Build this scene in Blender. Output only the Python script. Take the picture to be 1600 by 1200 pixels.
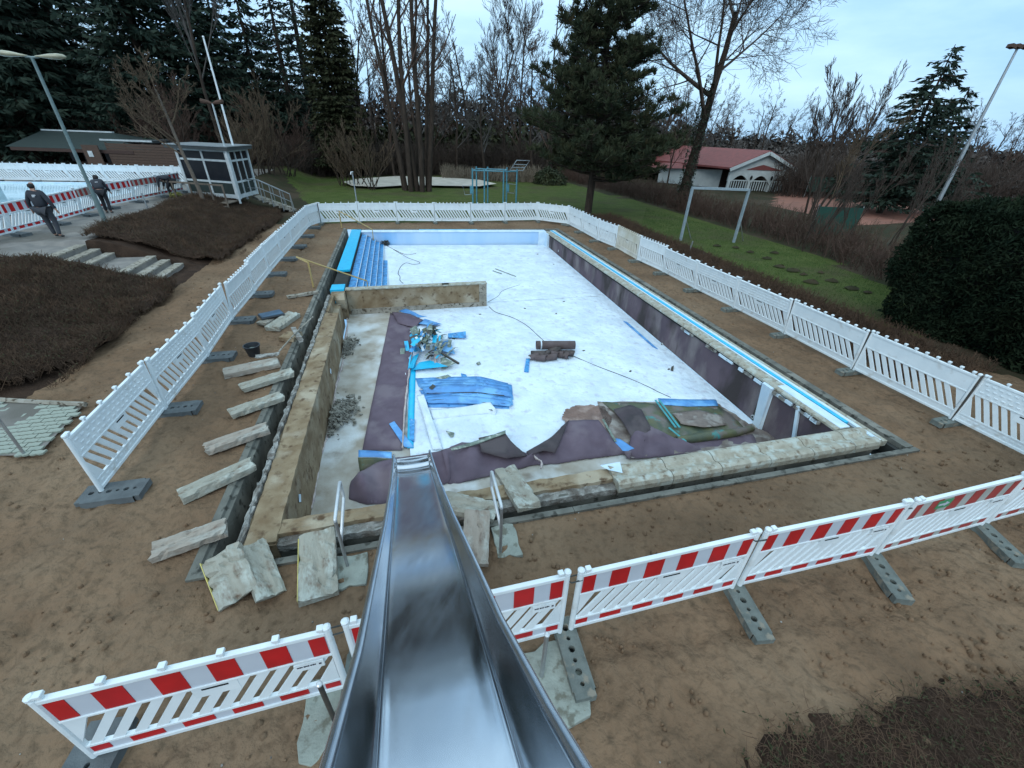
import bpy, bmesh, math, random
import numpy as np
from mathutils import Vector, Matrix
rad = math.radians
for o in list(bpy.data.objects): bpy.data.objects.remove(o)
scene = bpy.context.scene
COL = scene.collection

# ------------------------------------------------------------------ camera
FPX, PITCH, ROLL, CAMZ = 654.36, 0.54499, 0.03602, 4.87
cp, sp_ = math.cos(PITCH), math.sin(PITCH)
_f = Vector((0, cp, -sp_)); _r = Vector((1, 0, 0)); _u = Vector((0, sp_, cp))
cr, sr = math.cos(ROLL), math.sin(ROLL)
RR, UP, FF = cr*_r + sr*_u, -sr*_r + cr*_u, _f
cam_d = bpy.data.cameras.new('camera'); cam = bpy.data.objects.new('camera', cam_d); COL.objects.link(cam)
cam.matrix_world = Matrix(((RR.x, UP.x, -FF.x, 0), (RR.y, UP.y, -FF.y, 0), (RR.z, UP.z, -FF.z, CAMZ), (0, 0, 0, 1)))
cam_d.sensor_width = 36; cam_d.lens = 36*FPX/1600; cam_d.clip_start = .05; cam_d.clip_end = 2000
scene.camera = cam

# ------------------------------------------------------------------ light
SUN_EL, SUN_AZ = 34, 200      # degrees; overcast, so only a faint direction
world = bpy.data.worlds.new('World'); scene.world = world; world.use_nodes = True
wn = world.node_tree.nodes; wl = world.node_tree.links; wn.clear()
def N(t, **k):
    n = wn.new(t)
    for a, b in k.items(): setattr(n, a, b)
    return n
sky = N('ShaderNodeTexSky', sky_type='NISHITA', sun_disc=False)
sky.sun_elevation = rad(SUN_EL); sky.sun_rotation = rad(SUN_AZ); sky.air_density = 1.3; sky.dust_density = 1.0; sky.ozone_density = 2.0
tc = N('ShaderNodeTexCoord'); sep = N('ShaderNodeSeparateXYZ'); wl.new(tc.outputs['Generated'], sep.inputs[0])
mp = N('ShaderNodeMapping'); mp.inputs['Scale'].default_value = (1.0, 1.0, 3.4); wl.new(tc.outputs['Generated'], mp.inputs[0])
nz = N('ShaderNodeTexNoise'); nz.inputs['Scale'].default_value = 2.1; nz.inputs['Detail'].default_value = 7; nz.inputs['Roughness'].default_value = .55
wl.new(mp.outputs[0], nz.inputs['Vector'])
cr_ = N('ShaderNodeValToRGB'); cr_.color_ramp.elements[0].position = .36; cr_.color_ramp.elements[1].position = .66
wl.new(nz.outputs['Fac'], cr_.inputs[0])
# overcast dome: grey-blue low down, brighter overhead
el = N('ShaderNodeMapRange'); el.inputs['From Min'].default_value = 0.0; el.inputs['From Max'].default_value = .9
wl.new(sep.outputs['Z'], el.inputs['Value'])
base = N('ShaderNodeMix', data_type='RGBA'); base.inputs[6].default_value = (2.8, 5.6, 9.2, 1); base.inputs[7].default_value = (9.2, 12.9, 15.4, 1)
wl.new(el.outputs[0], base.inputs[0])
cloud = N('ShaderNodeMix', data_type='RGBA'); cloud.inputs[6].default_value = (5.8, 8.9, 11.6, 1); cloud.inputs[7].default_value = (11.6, 14.8, 16.6, 1)
wl.new(el.outputs[0], cloud.inputs[0])
m1 = N('ShaderNodeMix', data_type='RGBA'); wl.new(cr_.outputs[0], m1.inputs[0]); wl.new(base.outputs[2], m1.inputs[6]); wl.new(cloud.outputs[2], m1.inputs[7])
m2 = N('ShaderNodeMix', data_type='RGBA'); m2.inputs[0].default_value = .88; wl.new(sky.outputs[0], m2.inputs[6]); wl.new(m1.outputs[2], m2.inputs[7])
bg = N('ShaderNodeBackground'); bg.inputs['Strength'].default_value = .1; wl.new(m2.outputs[2], bg.inputs['Color'])
out = N('ShaderNodeOutputWorld'); wl.new(bg.outputs[0], out.inputs[0])
sl = bpy.data.lights.new('sun', 'SUN'); sl.energy = .75; sl.angle = rad(25); sl.color = (1, .96, .9)
sun = bpy.data.objects.new('sun', sl); COL.objects.link(sun)
sun.rotation_euler = (rad(90-SUN_EL), 0, rad(180-SUN_AZ)); sun.location = (0, 0, 30)
scene.view_settings.view_transform = 'Standard'; scene.view_settings.look = 'None'
scene.view_settings.exposure = 0.22; scene.view_settings.gamma = 1; scene.view_settings.use_curve_mapping = False
scene.render.engine = 'CYCLES'

# ------------------------------------------------------------------ helpers
def G(px, py, z=0.0):
    "point of the place at height z seen at photo position px, py"
    d = FF + (px-800)/FPX*RR - (py-600)/FPX*UP
    t = (z-CAMZ)/d.z
    return Vector((t*d.x, t*d.y, z))
A15 = rad(15)
UU = Vector((math.cos(A15), math.sin(A15), 0)); VV = Vector((-math.sin(A15), math.cos(A15), 0)); OO = Vector((-3.92, 3.06, 0))
def W(u, v, z=0.0): return OO + float(u)*UU + float(v)*VV + Vector((0, 0, float(z)))
def toUV(p): d = Vector((p[0], p[1], 0))-OO; return d.dot(UU), d.dot(VV)
def floorz(v): return -0.70 - 0.45*(20-min(max(v, 0), 20))/19
def FG(px, py, dz=0.0):
    z = -1.0
    for _ in range(6):
        p = G(px, py, z+dz); z = floorz(toUV(p)[1])
    return G(px, py, z+dz)
def wmat(o):
    m = Matrix.Identity(4)
    while o is not None: m = o.matrix_basis @ m; o = o.parent
    return m
MESHES = {}
class MB:
    def __init__(s): s.v = []; s.f = []
    def add(s, vs, fs):
        b = len(s.v); s.v += [tuple(v) for v in vs]; s.f += [tuple(b+i for i in f) for f in fs]; return s
    def box(s, c, d, m=None):
        x, y, z = d[0]/2, d[1]/2, d[2]/2; c = Vector(c)
        vs = [Vector((a*x, b*y, e*z)) for a in (-1, 1) for b in (-1, 1) for e in (-1, 1)]
        vs = [c + (m @ v if m is not None else v) for v in vs]
        return s.add(vs, [(0, 1, 3, 2), (4, 6, 7, 5), (0, 4, 5, 1), (2, 3, 7, 6), (0, 2, 6, 4), (1, 5, 7, 3)])
    def beam(s, a, b, w, h, up=(0, 0, 1)):
        a, b = Vector(a), Vector(b); x = (b-a); L = x.length; x.normalize()
        y = Vector(up).cross(x)
        if y.length < 1e-4: y = Vector((0, 1, 0)).cross(x)
        y.normalize(); z = x.cross(y); m = Matrix((x, y, z)).transposed()
        return s.box((a+b)/2, (L, w, h), m)
    def tube(s, pts, rs, n=8, cap=True, closed=False):
        pts = [Vector(p) for p in pts]
        if not hasattr(rs, '__len__'): rs = [rs]*len(pts)
        b = len(s.v); ref = None
        K = len(pts)
        for i, p in enumerate(pts):
            if closed: t = pts[(i+1) % K]-pts[i-1]
            else: t = pts[min(i+1, K-1)]-pts[max(i-1, 0)]
            if t.length < 1e-9: t = Vector((0, 0, 1))
            t.normalize()
            if ref is None: ref = Vector((0, 0, 1)) if abs(t.z) < .9 else Vector((1, 0, 0))
            x = ref.cross(t)
            if x.length < 1e-6: x = Vector((1, 0, 0)).cross(t)
            x.normalize(); y = t.cross(x); ref = y
            for k in range(n):
                a = 2*math.pi*k/n; s.v.append(tuple(p+rs[i]*(math.cos(a)*x+math.sin(a)*y)))
        for i in range(K-1 if not closed else K):
            j = (i+1) % K
            for k in range(n):
                s.f.append((b+i*n+k, b+i*n+(k+1) % n, b+j*n+(k+1) % n, b+j*n+k))
        if cap and not closed:
            s.f.append(tuple(b+k for k in range(n))[::-1]); s.f.append(tuple(b+(K-1)*n+k for k in range(n)))
        return s
    def lathe(s, c, prof, n=16):
        c = Vector(c); b = len(s.v)
        for r, z in prof:
            for k in range(n): a = 2*math.pi*k/n; s.v.append((c.x+r*math.cos(a), c.y+r*math.sin(a), c.z+z))
        for i in range(len(prof)-1):
            for k in range(n): s.f.append((b+i*n+k, b+i*n+(k+1) % n, b+(i+1)*n+(k+1) % n, b+(i+1)*n+k))
        s.f.append(tuple(b+k for k in range(n))[::-1]); s.f.append(tuple(b+(len(prof)-1)*n+k for k in range(n)))
        return s
    def prism(s, poly, z0, z1):
        "poly: list of (x,y) or vectors"
        n = len(poly); vs = [(p[0], p[1], z0) for p in poly]+[(p[0], p[1], z1) for p in poly]
        return s.add(vs, [tuple(range(n))[::-1], tuple(range(n, 2*n))]+[(i, (i+1) % n, n+(i+1) % n, n+i) for i in range(n)])
    def extr(s, prof, a, b, side, up=(0, 0, 1)):
        "profile [(side offset, height)] extruded from a to b"
        a, b, side, up = Vector(a), Vector(b), Vector(side), Vector(up); n = len(prof)
        vs = [a+side*q[0]+up*q[1] for q in prof]+[b+side*q[0]+up*q[1] for q in prof]
        return s.add(vs, [tuple(range(n)), tuple(range(n, 2*n))[::-1]]+[(i, n+i, n+(i+1) % n, (i+1) % n) for i in range(n)])
    def grid(s, P, solid=0.0):
        "P[i][j] points; solid adds thickness downwards"
        R, C_ = len(P), len(P[0]); vs = [p for r in P for p in r]
        fs = [(i*C_+j, i*C_+j+1, (i+1)*C_+j+1, (i+1)*C_+j) for i in range(R-1) for j in range(C_-1)]
        if solid:
            n = R*C_; vs = vs+[Vector(p)-Vector((0, 0, solid)) for p in vs]
            fs += [tuple(n+i for i in f)[::-1] for f in fs]
            e = [(i, i+1) for i in range(C_-1)]+[((R-1)*C_+j+1, (R-1)*C_+j) for j in range(C_-1)]
            e += [((i+1)*C_, i*C_) for i in range(R-1)]+[(i*C_+C_-1, (i+1)*C_+C_-1) for i in range(R-1)]
            fs += [(b_, a_, a_+n, b_+n) for a_, b_ in e]
        return s.add(vs, fs)
    def mesh(s, name, mat, smooth=False, world=None):
        vs = s.v
        if world is not None: inv = world.inverted(); vs = [tuple(inv @ Vector(v)) for v in vs]
        me = bpy.data.meshes.new(name); me.from_pydata(vs, [], s.f)
        if mat: me.materials.append(mat)
        if smooth: me.polygons.foreach_set('use_smooth', [True]*len(me.polygons))
        me.update(); return me
    def build(s, name, mat, parent=None, smooth=False, world=True, bevel=0):
        wm = wmat(parent) if (world and parent) else None
        me = s.mesh(name, mat, smooth, wm)
        if smooth and smooth != 'full':
            bm = bmesh.new(); bm.from_mesh(me)
            bmesh.ops.recalc_face_normals(bm, faces=bm.faces)
            for e in bm.edges:
                if len(e.link_faces) == 2 and e.calc_face_angle(0) > .9: e.smooth = False
            bm.to_mesh(me); bm.free()
        else:
            bm = bmesh.new(); bm.from_mesh(me); bmesh.ops.recalc_face_normals(bm, faces=bm.faces); bm.to_mesh(me); bm.free()
        o = bpy.data.objects.new(name, me); COL.objects.link(o)
        if parent: o.parent = parent
        if bevel:
            b = o.modifiers.new('bevel', 'BEVEL'); b.width = bevel; b.segments = 2; b.limit_method = 'ANGLE'
        return o
def npmesh(name, mat, verts, faces, parent=None, smooth=False):
    "fast mesh of equal-size faces from numpy arrays"
    me = bpy.data.meshes.new(name); verts = np.asarray(verts, dtype=np.float32); faces = np.asarray(faces, dtype=np.int32)
    k = faces.shape[1]; me.vertices.add(len(verts)); me.vertices.foreach_set('co', verts.ravel())
    me.loops.add(faces.size); me.loops.foreach_set('vertex_index', faces.ravel())
    me.polygons.add(len(faces)); me.polygons.foreach_set('loop_start', np.arange(0, faces.size, k, dtype=np.int32))
    me.polygons.foreach_set('loop_total', np.full(len(faces), k, dtype=np.int32))
    if smooth: me.polygons.foreach_set('use_smooth', np.ones(len(faces), dtype=bool))
    if mat: me.materials.append(mat)
    me.update(calc_edges=True)
    if name is None: return me
    o = bpy.data.objects.new(name, me); COL.objects.link(o)
    if parent: o.parent = parent
    return o
def tag(o, label=None, cat=None, group=None, kind=None):
    if label: o['label'] = label
    if cat: o['category'] = cat
    if group: o['group'] = group
    if kind: o['kind'] = kind
    return o
def thing(name, label, cat, loc=(0, 0, 0), rotz=0, group=None, matrix=None):
    o = bpy.data.objects.new(name, None); COL.objects.link(o); o.empty_display_size = .1
    if matrix is not None: o.matrix_basis = matrix
    else: o.location = loc; o.rotation_euler = (0, 0, rotz)
    bpy.context.view_layer.update() if False else None
    return tag(o, label, cat, group)
def struct(o): o['kind'] = 'structure'; return o
def dup(root, label=None, group=None, matrix=None, loc=None, rotz=0, scale=1.0):
    r = root.copy(); COL.objects.link(r)
    if matrix is not None: r.matrix_basis = matrix
    else: r.location = loc; r.rotation_euler = (0, 0, rotz); r.scale = (scale,)*3 if not hasattr(scale, '__len__') else scale
    if label: r['label'] = label
    if group: r['group'] = group
    for ch in list(root.children):
        c = ch.copy(); COL.objects.link(c); c.parent = r
        for g in ch.children:
            d = g.copy(); COL.objects.link(d); d.parent = c
    return r
def lerp(a, b, t): return a+(b-a)*(float(t) if not isinstance(t, Vector) else t)
def vnoise(x, y, seed=0):
    xi = np.floor(x).astype(np.int64); yi = np.floor(y).astype(np.int64); fx = x-xi; fy = y-yi
    fx = fx*fx*(3-2*fx); fy = fy*fy*(3-2*fy)
    def h(a, b):
        n = (a*374761393 + b*668265263 + seed*1442695041) & 0xffffffff
        n = ((n ^ (n >> 13))*1274126177) & 0xffffffff
        return ((n ^ (n >> 16)) & 0xffff)/65535.0
    return (h(xi, yi)*(1-fx)+h(xi+1, yi)*fx)*(1-fy)+(h(xi, yi+1)*(1-fx)+h(xi+1, yi+1)*fx)*fy
def fbm(x, y, seed=0, o=4):
    r = 0; a = .5
    for i in range(o): r = r+a*(vnoise(x, y, seed+i)-.5)*2; x = x*2.03; y = y*2.03; a *= .5
    return r

# ------------------------------------------------------------------ materials
def mat(name, c1, c2=None, scale=3, rough=.8, metal=0, bump=0, bscale=30, detail=6, c3=None, s3=.6, t3=(.5, .62), stretch=None, spec=.5, bdist=.02, c4=None, s4=9, t4=(.55, .65), ramp=(.35, .65), trans=0):
    m = bpy.data.materials.new(name); m.use_nodes = True; nt = m.node_tree; n = nt.nodes; l = nt.links
    p = n['Principled BSDF']; p.inputs['Roughness'].default_value = rough; p.inputs['Metallic'].default_value = metal
    p.inputs['Specular IOR Level'].default_value = spec
    if trans: p.inputs['Transmission Weight'].default_value = trans
    t = n.new('ShaderNodeTexCoord'); mpn = n.new('ShaderNodeMapping'); l.new(t.outputs['Object'], mpn.inputs[0])
    if stretch: mpn.inputs['Scale'].default_value = stretch
    def noise(s, d=detail):
        q = n.new('ShaderNodeTexNoise'); q.inputs['Scale'].default_value = s; q.inputs['Detail'].default_value = d; l.new(mpn.outputs[0], q.inputs['Vector']); return q
    def rmp(q, a, b):
        r = n.new('ShaderNodeValToRGB'); r.color_ramp.elements[0].position = a; r.color_ramp.elements[1].position = b; l.new(q, r.inputs[0]); return r
    def mix(f, a, b):
        x = n.new('ShaderNodeMix'); x.data_type = 'RGBA'
        l.new(f, x.inputs[0])
        for i, c in ((6, a), (7, b)):
            if isinstance(c, tuple): x.inputs[i].default_value = (*c, 1)
            else: l.new(c, x.inputs[i])
        return x.outputs[2]
    if c2 is None: c2 = tuple(v*.85 for v in c1)
    col = mix(rmp(noise(scale).outputs['Fac'], *ramp).outputs[0], c1, c2)
    if c3: col = mix(rmp(noise(s3).outputs['Fac'], *t3).outputs[0], col, c3)
    if c4: col = mix(rmp(noise(s4, 9).outputs['Fac'], *t4).outputs[0], col, c4)
    l.new(col, p.inputs['Base Color'])
    if bump:
        b = n.new('ShaderNodeBump'); b.inputs['Strength'].default_value = bump; b.inputs['Distance'].default_value = bdist
        q = noise(bscale, 8); l.new(q.outputs['Fac'], b.inputs['Height']); l.new(b.outputs[0], p.inputs['Normal'])
    return m
M = {}
M['sand'] = mat('brown sand', (.195, .123, .075), (.136, .087, .054), 1.1, .95, bump=1.0, bscale=7, bdist=.09, c3=(.225, .155, .1), s3=.35, t3=(.45, .7), c4=(.1, .067, .042), s4=9, t4=(.5, .8), spec=.15)
M['grass'] = mat('winter grass', (.06, .082, .02), (.085, .102, .03), 1.1, .95, bump=.8, bscale=60, bdist=.04, c3=(.075, .065, .034), s3=.3, t3=(.5, .7), c4=(.022, .045, .014), s4=22, spec=.1)
M['soil'] = mat('dark planting soil', (.035, .022, .016), (.055, .034, .024), 3, .95, bump=.9, bscale=25, bdist=.05, spec=.1)
M['wood_floor'] = mat('woodland floor', (.045, .035, .022), (.03, .032, .016), 1.5, .95, bump=.6, bscale=12, c3=(.06, .045, .03), s3=.3, spec=.1)
M['paving'] = mat('terrace paving', (.24, .22, .2), (.17, .16, .15), 2.5, .9, bump=.4, bscale=45, c3=(.13, .12, .105), s3=.5, spec=.2)
M['court'] = mat('clay court', (.28, .13, .095), (.22, .11, .085), 1, .95, spec=.1)
M['plaster'] = mat('pale volleyball sand', (.5, .46, .4), (.38, .35, .3), 1.2, .95, spec=.1)
M['concrete'] = mat('weathered concrete', (.32, .29, .24), (.22, .2, .165), 4, .9, bump=.6, bscale=35, c3=(.33, .31, .27), s3=2.2, c4=(.085, .07, .052), s4=11, spec=.2)
M['wet_concrete'] = mat('damp grey concrete', (.15, .15, .13), (.1, .1, .088), 3, .8, bump=.4, bscale=30, c3=(.2, .195, .17), s3=1.3, c4=(.05, .05, .042), s4=7, spec=.3)
M['dark_concrete'] = mat('near black concrete', (.03, .032, .03), (.015, .017, .016), 3, .9)  # near black tone for trench floors, ledge and step cores
M['rust_wall'] = mat('brown stained concrete', (.27, .21, .135), (.17, .115, .065), 3.2, .85, bump=.5, bscale=30, c3=(.36, .31, .23), s3=1.6, t3=(.5, .65), c4=(.1, .062, .036), s4=6, t4=(.56, .7), spec=.25)
M['rough_edge'] = mat('broken pale mortar', (.36, .36, .34), (.2, .19, .17), 9, .95, bump=1, bscale=22, bdist=.04, c3=(.13, .115, .1), s3=4)
M['coping'] = mat('worn tiled coping', (.36, .345, .285), (.28, .26, .205), 7, .7, bump=.5, bscale=40, c3=(.4, .43, .39), s3=6, c4=(.16, .12, .08), s4=9, t4=(.56, .72), spec=.4)
M['slab'] = mat('streaked coping slab', (.33, .32, .27), (.25, .235, .19), 5, .8, bump=.7, bscale=26, c3=(.41, .43, .385), s3=4.5, t3=(.5, .66), c4=(.17, .125, .09), s4=8, t4=(.56, .74), stretch=(.7, 1.4, 1.4), spec=.35)
M['slab_pink'] = mat('pinkish streaked slab', (.34, .3, .255), (.26, .22, .18), 5, .85, bump=.8, bscale=26, c3=(.4, .4, .36), s3=4.5, t3=(.5, .66), c4=(.16, .115, .09), s4=9, t4=(.56, .74), stretch=(.7, 1.4, 1.4), spec=.25)
M['yellow_edge'] = mat('yellow painted edge', (.6, .5, .14), (.45, .4, .16), 8, .8)
M['cream'] = mat('cream floor concrete', (.42, .4, .36), (.3, .265, .215), 2.2, .75, bump=.3, bscale=20, c3=(.56, .59, .6), s3=.9, t3=(.45, .6), c4=(.17, .13, .09), s4=1.7, t4=(.6, .78), spec=.3)
M['geotex'] = mat('white fleece underlay', (.67, .77, .85), (.56, .65, .74), 1.6, .8, bump=1.0, bscale=3.2, bdist=.09, c3=(.5, .54, .62), s3=5, t3=(.55, .72), spec=.2)
M['print'] = mat('grey scuffs on fleece', (.48, .48, .52), (.6, .5, .52), 9, .9)
M['felt'] = mat('mauve felt', (.135, .105, .135), (.105, .08, .105), 2.4, .9, bump=.25, bscale=120, c3=(.17, .14, .165), s3=1.1, spec=.2)
M['felt_dark'] = mat('dark mauve felt', (.05, .036, .044), (.03, .024, .028), 3, .7, bump=.4, bscale=14, c3=(.07, .055, .06), s3=1.6)  # much darker tone of the mauve felt
M['membrane'] = mat('stained mauve wall felt', (.12, .088, .105), (.085, .065, .08), 1.6, .85, bump=.3, bscale=60, c3=(.24, .21, .205), s3=1.3, t3=(.5, .74), c4=(.05, .04, .04), s4=.9, t4=(.5, .62), stretch=(1, 1, .45), spec=.25)
M['pale_tape'] = mat('pale glue line', (.5, .44, .42), (.34, .28, .28), 6, .7)
M['cyan'] = mat('cyan pool liner', (.01, .48, .76), (.015, .40, .68), 5, .35, spec=.5, bump=.1, bscale=20)
M['blue'] = mat('blue pool liner', (.09, .31, .66), (.07, .22, .5), 3.5, .45, c3=(.16, .42, .74), s3=2, bump=.25, bscale=25, bdist=.02)
M['stair_blue'] = mat('scuffed blue step liner', (.06, .34, .7), (.03, .2, .46), 9, .5, c3=(.03, .16, .4), s3=6, c4=(.25, .5, .7), s4=14, t4=(.6, .7))
M['wall_blue'] = mat('pale blue far wall', (.36, .55, .78), (.46, .62, .8), .9, .5, c3=(.2, .45, .78), s3=.5, t3=(.5, .7), stretch=(1, 1, .3))
M['white_blue'] = mat('white blue edging', (.62, .74, .82), (.48, .62, .74), 3, .5)
M['green_slime'] = mat('algae stained liner back', (.05, .07, .05), (.1, .105, .05), 3, .55, c3=(.14, .12, .11), s3=2, c4=(.03, .22, .22), s4=3.5, t4=(.62, .72), bump=.4, bscale=18)
M['mud'] = mat('wet reddish mud', (.2, .125, .1), (.13, .08, .065), 4, .25, bump=.5, bscale=16, c3=(.28, .2, .17), s3=3, spec=.5)
M['grey_brown_mud'] = mat('grey brown silt', (.19, .155, .135), (.11, .085, .075), 5, .5, bump=.7, bscale=14, c3=(.26, .24, .22), s3=4)
M['steel'] = mat('stainless slide steel', (.62, .64, .67), (.54, .57, .61), 3, .13, metal=1, bump=.015, bscale=14, bdist=.004, stretch=(1, .12, 1))
_nt = M['steel'].node_tree; _n1 = _nt.nodes.new('ShaderNodeTexNoise'); _n1.inputs['Scale'].default_value = 5; _n1.inputs['Detail'].default_value = 8
_mp = _nt.nodes.new('ShaderNodeMapping'); _mp.inputs['Scale'].default_value = (3, .5, 1); _tc = _nt.nodes.new('ShaderNodeTexCoord'); _nt.links.new(_tc.outputs['Object'], _mp.inputs[0]); _nt.links.new(_mp.outputs[0], _n1.inputs['Vector'])
_mr = _nt.nodes.new('ShaderNodeMapRange'); _mr.inputs['From Min'].default_value = .35; _mr.inputs['From Max'].default_value = .75; _mr.inputs['To Min'].default_value = .13; _mr.inputs['To Max'].default_value = .2
_nt.links.new(_n1.outputs['Fac'], _mr.inputs['Value']); _nt.links.new(_mr.outputs[0], _nt.nodes['Principled BSDF'].inputs['Roughness'])
M['steel_rim'] = mat('steel rim', (.5, .53, .57), None, 6, .24, metal=1)
M['galv'] = mat('galvanised pipe', (.42, .44, .45), (.33, .35, .36), 12, .4, metal=.7)
M['rail_white'] = mat('pale handrail', (.6, .63, .65), (.5, .53, .55), 12, .3, metal=.3)
M['plastic'] = mat('white barrier plastic', (.72, .77, .79), (.63, .69, .72), 3, .45, spec=.4, c4=(.42, .4, .36), s4=4, t4=(.6, .85), bump=.05, bscale=60)
M['plastic_dirty'] = mat('yellowed barrier plastic', (.5, .46, .36), (.66, .66, .62), 1.6, .6, spec=.3)
M['sheet'] = mat('reflective white sheeting', (.5, .54, .6), (.46, .5, .56), 4, .4)
M['sheet_dirty'] = mat('grimy reflective sheeting', (.42, .43, .41), (.33, .34, .32), 3, .5)
M['red'] = mat('red reflective sheeting', (.5, .008, .012), (.4, .006, .01), 4, .4)
M['red_faded'] = mat('faded red sheeting', (.3, .03, .03), (.36, .05, .045), 5, .5)
M['black_print'] = mat('small black print', (.03, .03, .05), None, 5, .6)
M['green_print'] = mat('green sticker', (.03, .2, .08), (.05, .3, .14), 6, .5)
M['foot'] = mat('recycled plastic foot', (.16, .18, .165), (.1, .115, .105), 6, .85, bump=.4, bscale=50, c4=(.22, .2, .16), s4=9)
M['foot_grey'] = mat('dark grey rubber foot', (.12, .135, .14), (.08, .09, .095), 6, .85, bump=.4, bscale=50)
M['hole'] = mat('hollow shade black', (.008, .009, .009), None, 6, 1)  # flat black painting the shade in slots, pockets, openings; also black seam and lanterns
M['dark_post'] = mat('dark steel pole', (.05, .05, .048), (.09, .075, .06), 9, .6, metal=.3)
M['wire'] = mat('dark wire', (.03, .035, .035), None, 9, .5)
M['yellow'] = mat('yellow painted rail', (.42, .3, .1), (.34, .26, .12), 9, .6)
M['rubber'] = mat('black tub rubber', (.018, .022, .028), (.03, .035, .04), 9, .5)
M['tray'] = mat('blue black lid', (.02, .05, .09), (.04, .1, .17), 3, .3)
M['carpet'] = mat('brown liner carpet', (.12, .095, .1), (.085, .062, .06), 4, .85, bump=.3, bscale=90)
M['carpet_dark'] = mat('dark crumpled liner', (.065, .045, .042), (.04, .03, .028), 5, .4, spec=.5)
M['debris_grey'] = mat('grey green strips', (.2, .26, .22), (.1, .13, .11), 8, .6, c4=(.4, .44, .4), s4=9)
M['debris_dark'] = mat('dark strips', (.035, .04, .035), (.07, .06, .05), 8, .7)
M['rubble'] = mat('dusty rubble', (.27, .26, .225), (.14, .13, .11), 7, .95)
M['teal'] = mat('teal painted steel', (.05, .2, .27), (.09, .26, .33), 9, .45)
M['goal'] = mat('dull goal paint', (.2, .26, .29), (.28, .33, .36), 8, .5)
M['white_paint'] = mat('white painted wood', (.5, .54, .55), (.38, .42, .43), 4, .6)
M['glass_dark'] = mat('dark window glass', (.008, .01, .014), (.014, .014, .017), 3, .25, spec=.25)
M['roof_dark'] = mat('dark felt roof', (.035, .045, .048), (.055, .06, .06), 4, .8)
M['roof_green'] = mat('mossy green roof', (.012, .024, .022), (.02, .032, .028), 5, .85)
M['wood_dark'] = mat('dark stained wood', (.04, .02, .016), (.055, .03, .022), 5, .85, stretch=(1, 1, 6))
M['wood_fence'] = mat('weathered fence boards', (.085, .05, .035), (.06, .038, .028), 4, .9, stretch=(1, 1, 5))
M['wood_grey'] = mat('weathered deck wood', (.16, .125, .095), (.1, .08, .065), 5, .9, stretch=(4, 1, 1))
M['red_roof'] = mat('red tiled roof', (.2, .05, .045), (.15, .04, .036), 3, .7, bump=.4, bscale=20)
M['render_white'] = mat('white render', (.5, .54, .53), (.42, .46, .46), 2, .8)
M['windscreen'] = mat('green court windscreen', (.015, .06, .045), (.02, .075, .055), 1, .9)
M['bark'] = mat('grey brown bark', (.06, .045, .036), (.035, .027, .022), 6, .95, bump=.6, bscale=25, stretch=(1, 1, .3), spec=.1)
M['twig'] = mat('bare twigs', (.088, .066, .055), (.06, .047, .04), 3, .95, spec=.1)
M['twig_red'] = mat('reddish bare twigs', (.105, .065, .052), (.075, .052, .04), 3, .95, spec=.1)
M['twig_tan'] = mat('tan bare twigs', (.13, .095, .065), (.09, .066, .046), 3, .95, spec=.1)
M['far_twig'] = mat('grey bare twigs', (.11, .098, .09), (.075, .068, .064), 2, .95, spec=.1)
M['spruce'] = mat('spruce needles', (.012, .026, .018), (.024, .038, .024), 1.5, .8, spec=.25)
M['pine'] = mat('pine needles', (.022, .032, .017), (.045, .05, .024), 1.2, .8, c4=(.07, .05, .022), s4=2.5, t4=(.6, .72), spec=.2)
M['thuja'] = mat('thuja foliage', (.028, .034, .016), (.045, .045, .022), 1.5, .85, spec=.15)
M['hedge'] = mat('clipped dark hedge', (.006, .013, .007), (.014, .022, .011), 2, .9, spec=.1)
M['ivy'] = mat('ivy', (.012, .026, .01), (.02, .035, .014), 3, .7)
M['reed'] = mat('dry reeds', (.3, .25, .19), (.2, .165, .125), 3, .95, spec=.1)
M['bed_twig'] = mat('leafless ground cover', (.125, .078, .052), (.07, .047, .034), 2, .95, c3=(.09, .06, .042), s3=.6, spec=.1)
M['bed_green'] = mat('ground cover leaves', (.035, .045, .02), (.06, .055, .03), 3, .9, spec=.15)
M['blade'] = mat('grass blades', (.04, .085, .02), (.06, .10, .028), 2, .9, spec=.1)
M['skin'] = mat('skin', (.4, .22, .16), None, 5, .6)
M['jacket'] = mat('dark work jacket', (.025, .03, .04), (.018, .02, .028), 6, .85)
M['trousers'] = mat('grey work trousers', (.04, .045, .055), (.03, .032, .04), 6, .85)
M['black_cloth'] = mat('black cloth', (.012, .013, .018), None, 6, .85)
M['hair'] = mat('dark hair', (.012, .009, .008), None, 6, .8)
M['boots'] = mat('grey boots', (.06, .06, .06), None, 6, .7)
M['emblem'] = mat('pale back print', (.5, .52, .55), None, 6, .6)
M['bag_yellow'] = mat('yellow net bag', (.3, .28, .06), (.15, .16, .05), 9, .8)
M['lamp_glass'] = mat('yellowed lamp shade', (.5, .47, .33), (.38, .36, .26), 5, .25, trans=.2)
M['lamp_pole'] = mat('grey green lamp post', (.16, .22, .22), (.12, .17, .17), 5, .5, metal=.2)
M['white_pole'] = mat('white flag pole', (.75, .78, .8), None, 5, .4)
def water_mat(name, c, rough=.06):
    m = mat(name, c, tuple(v*.8 for v in c), .6, rough, bump=.15, bscale=3); return m
M['pool_water'] = water_mat('pale pool water', (.5, .75, .88))
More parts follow.
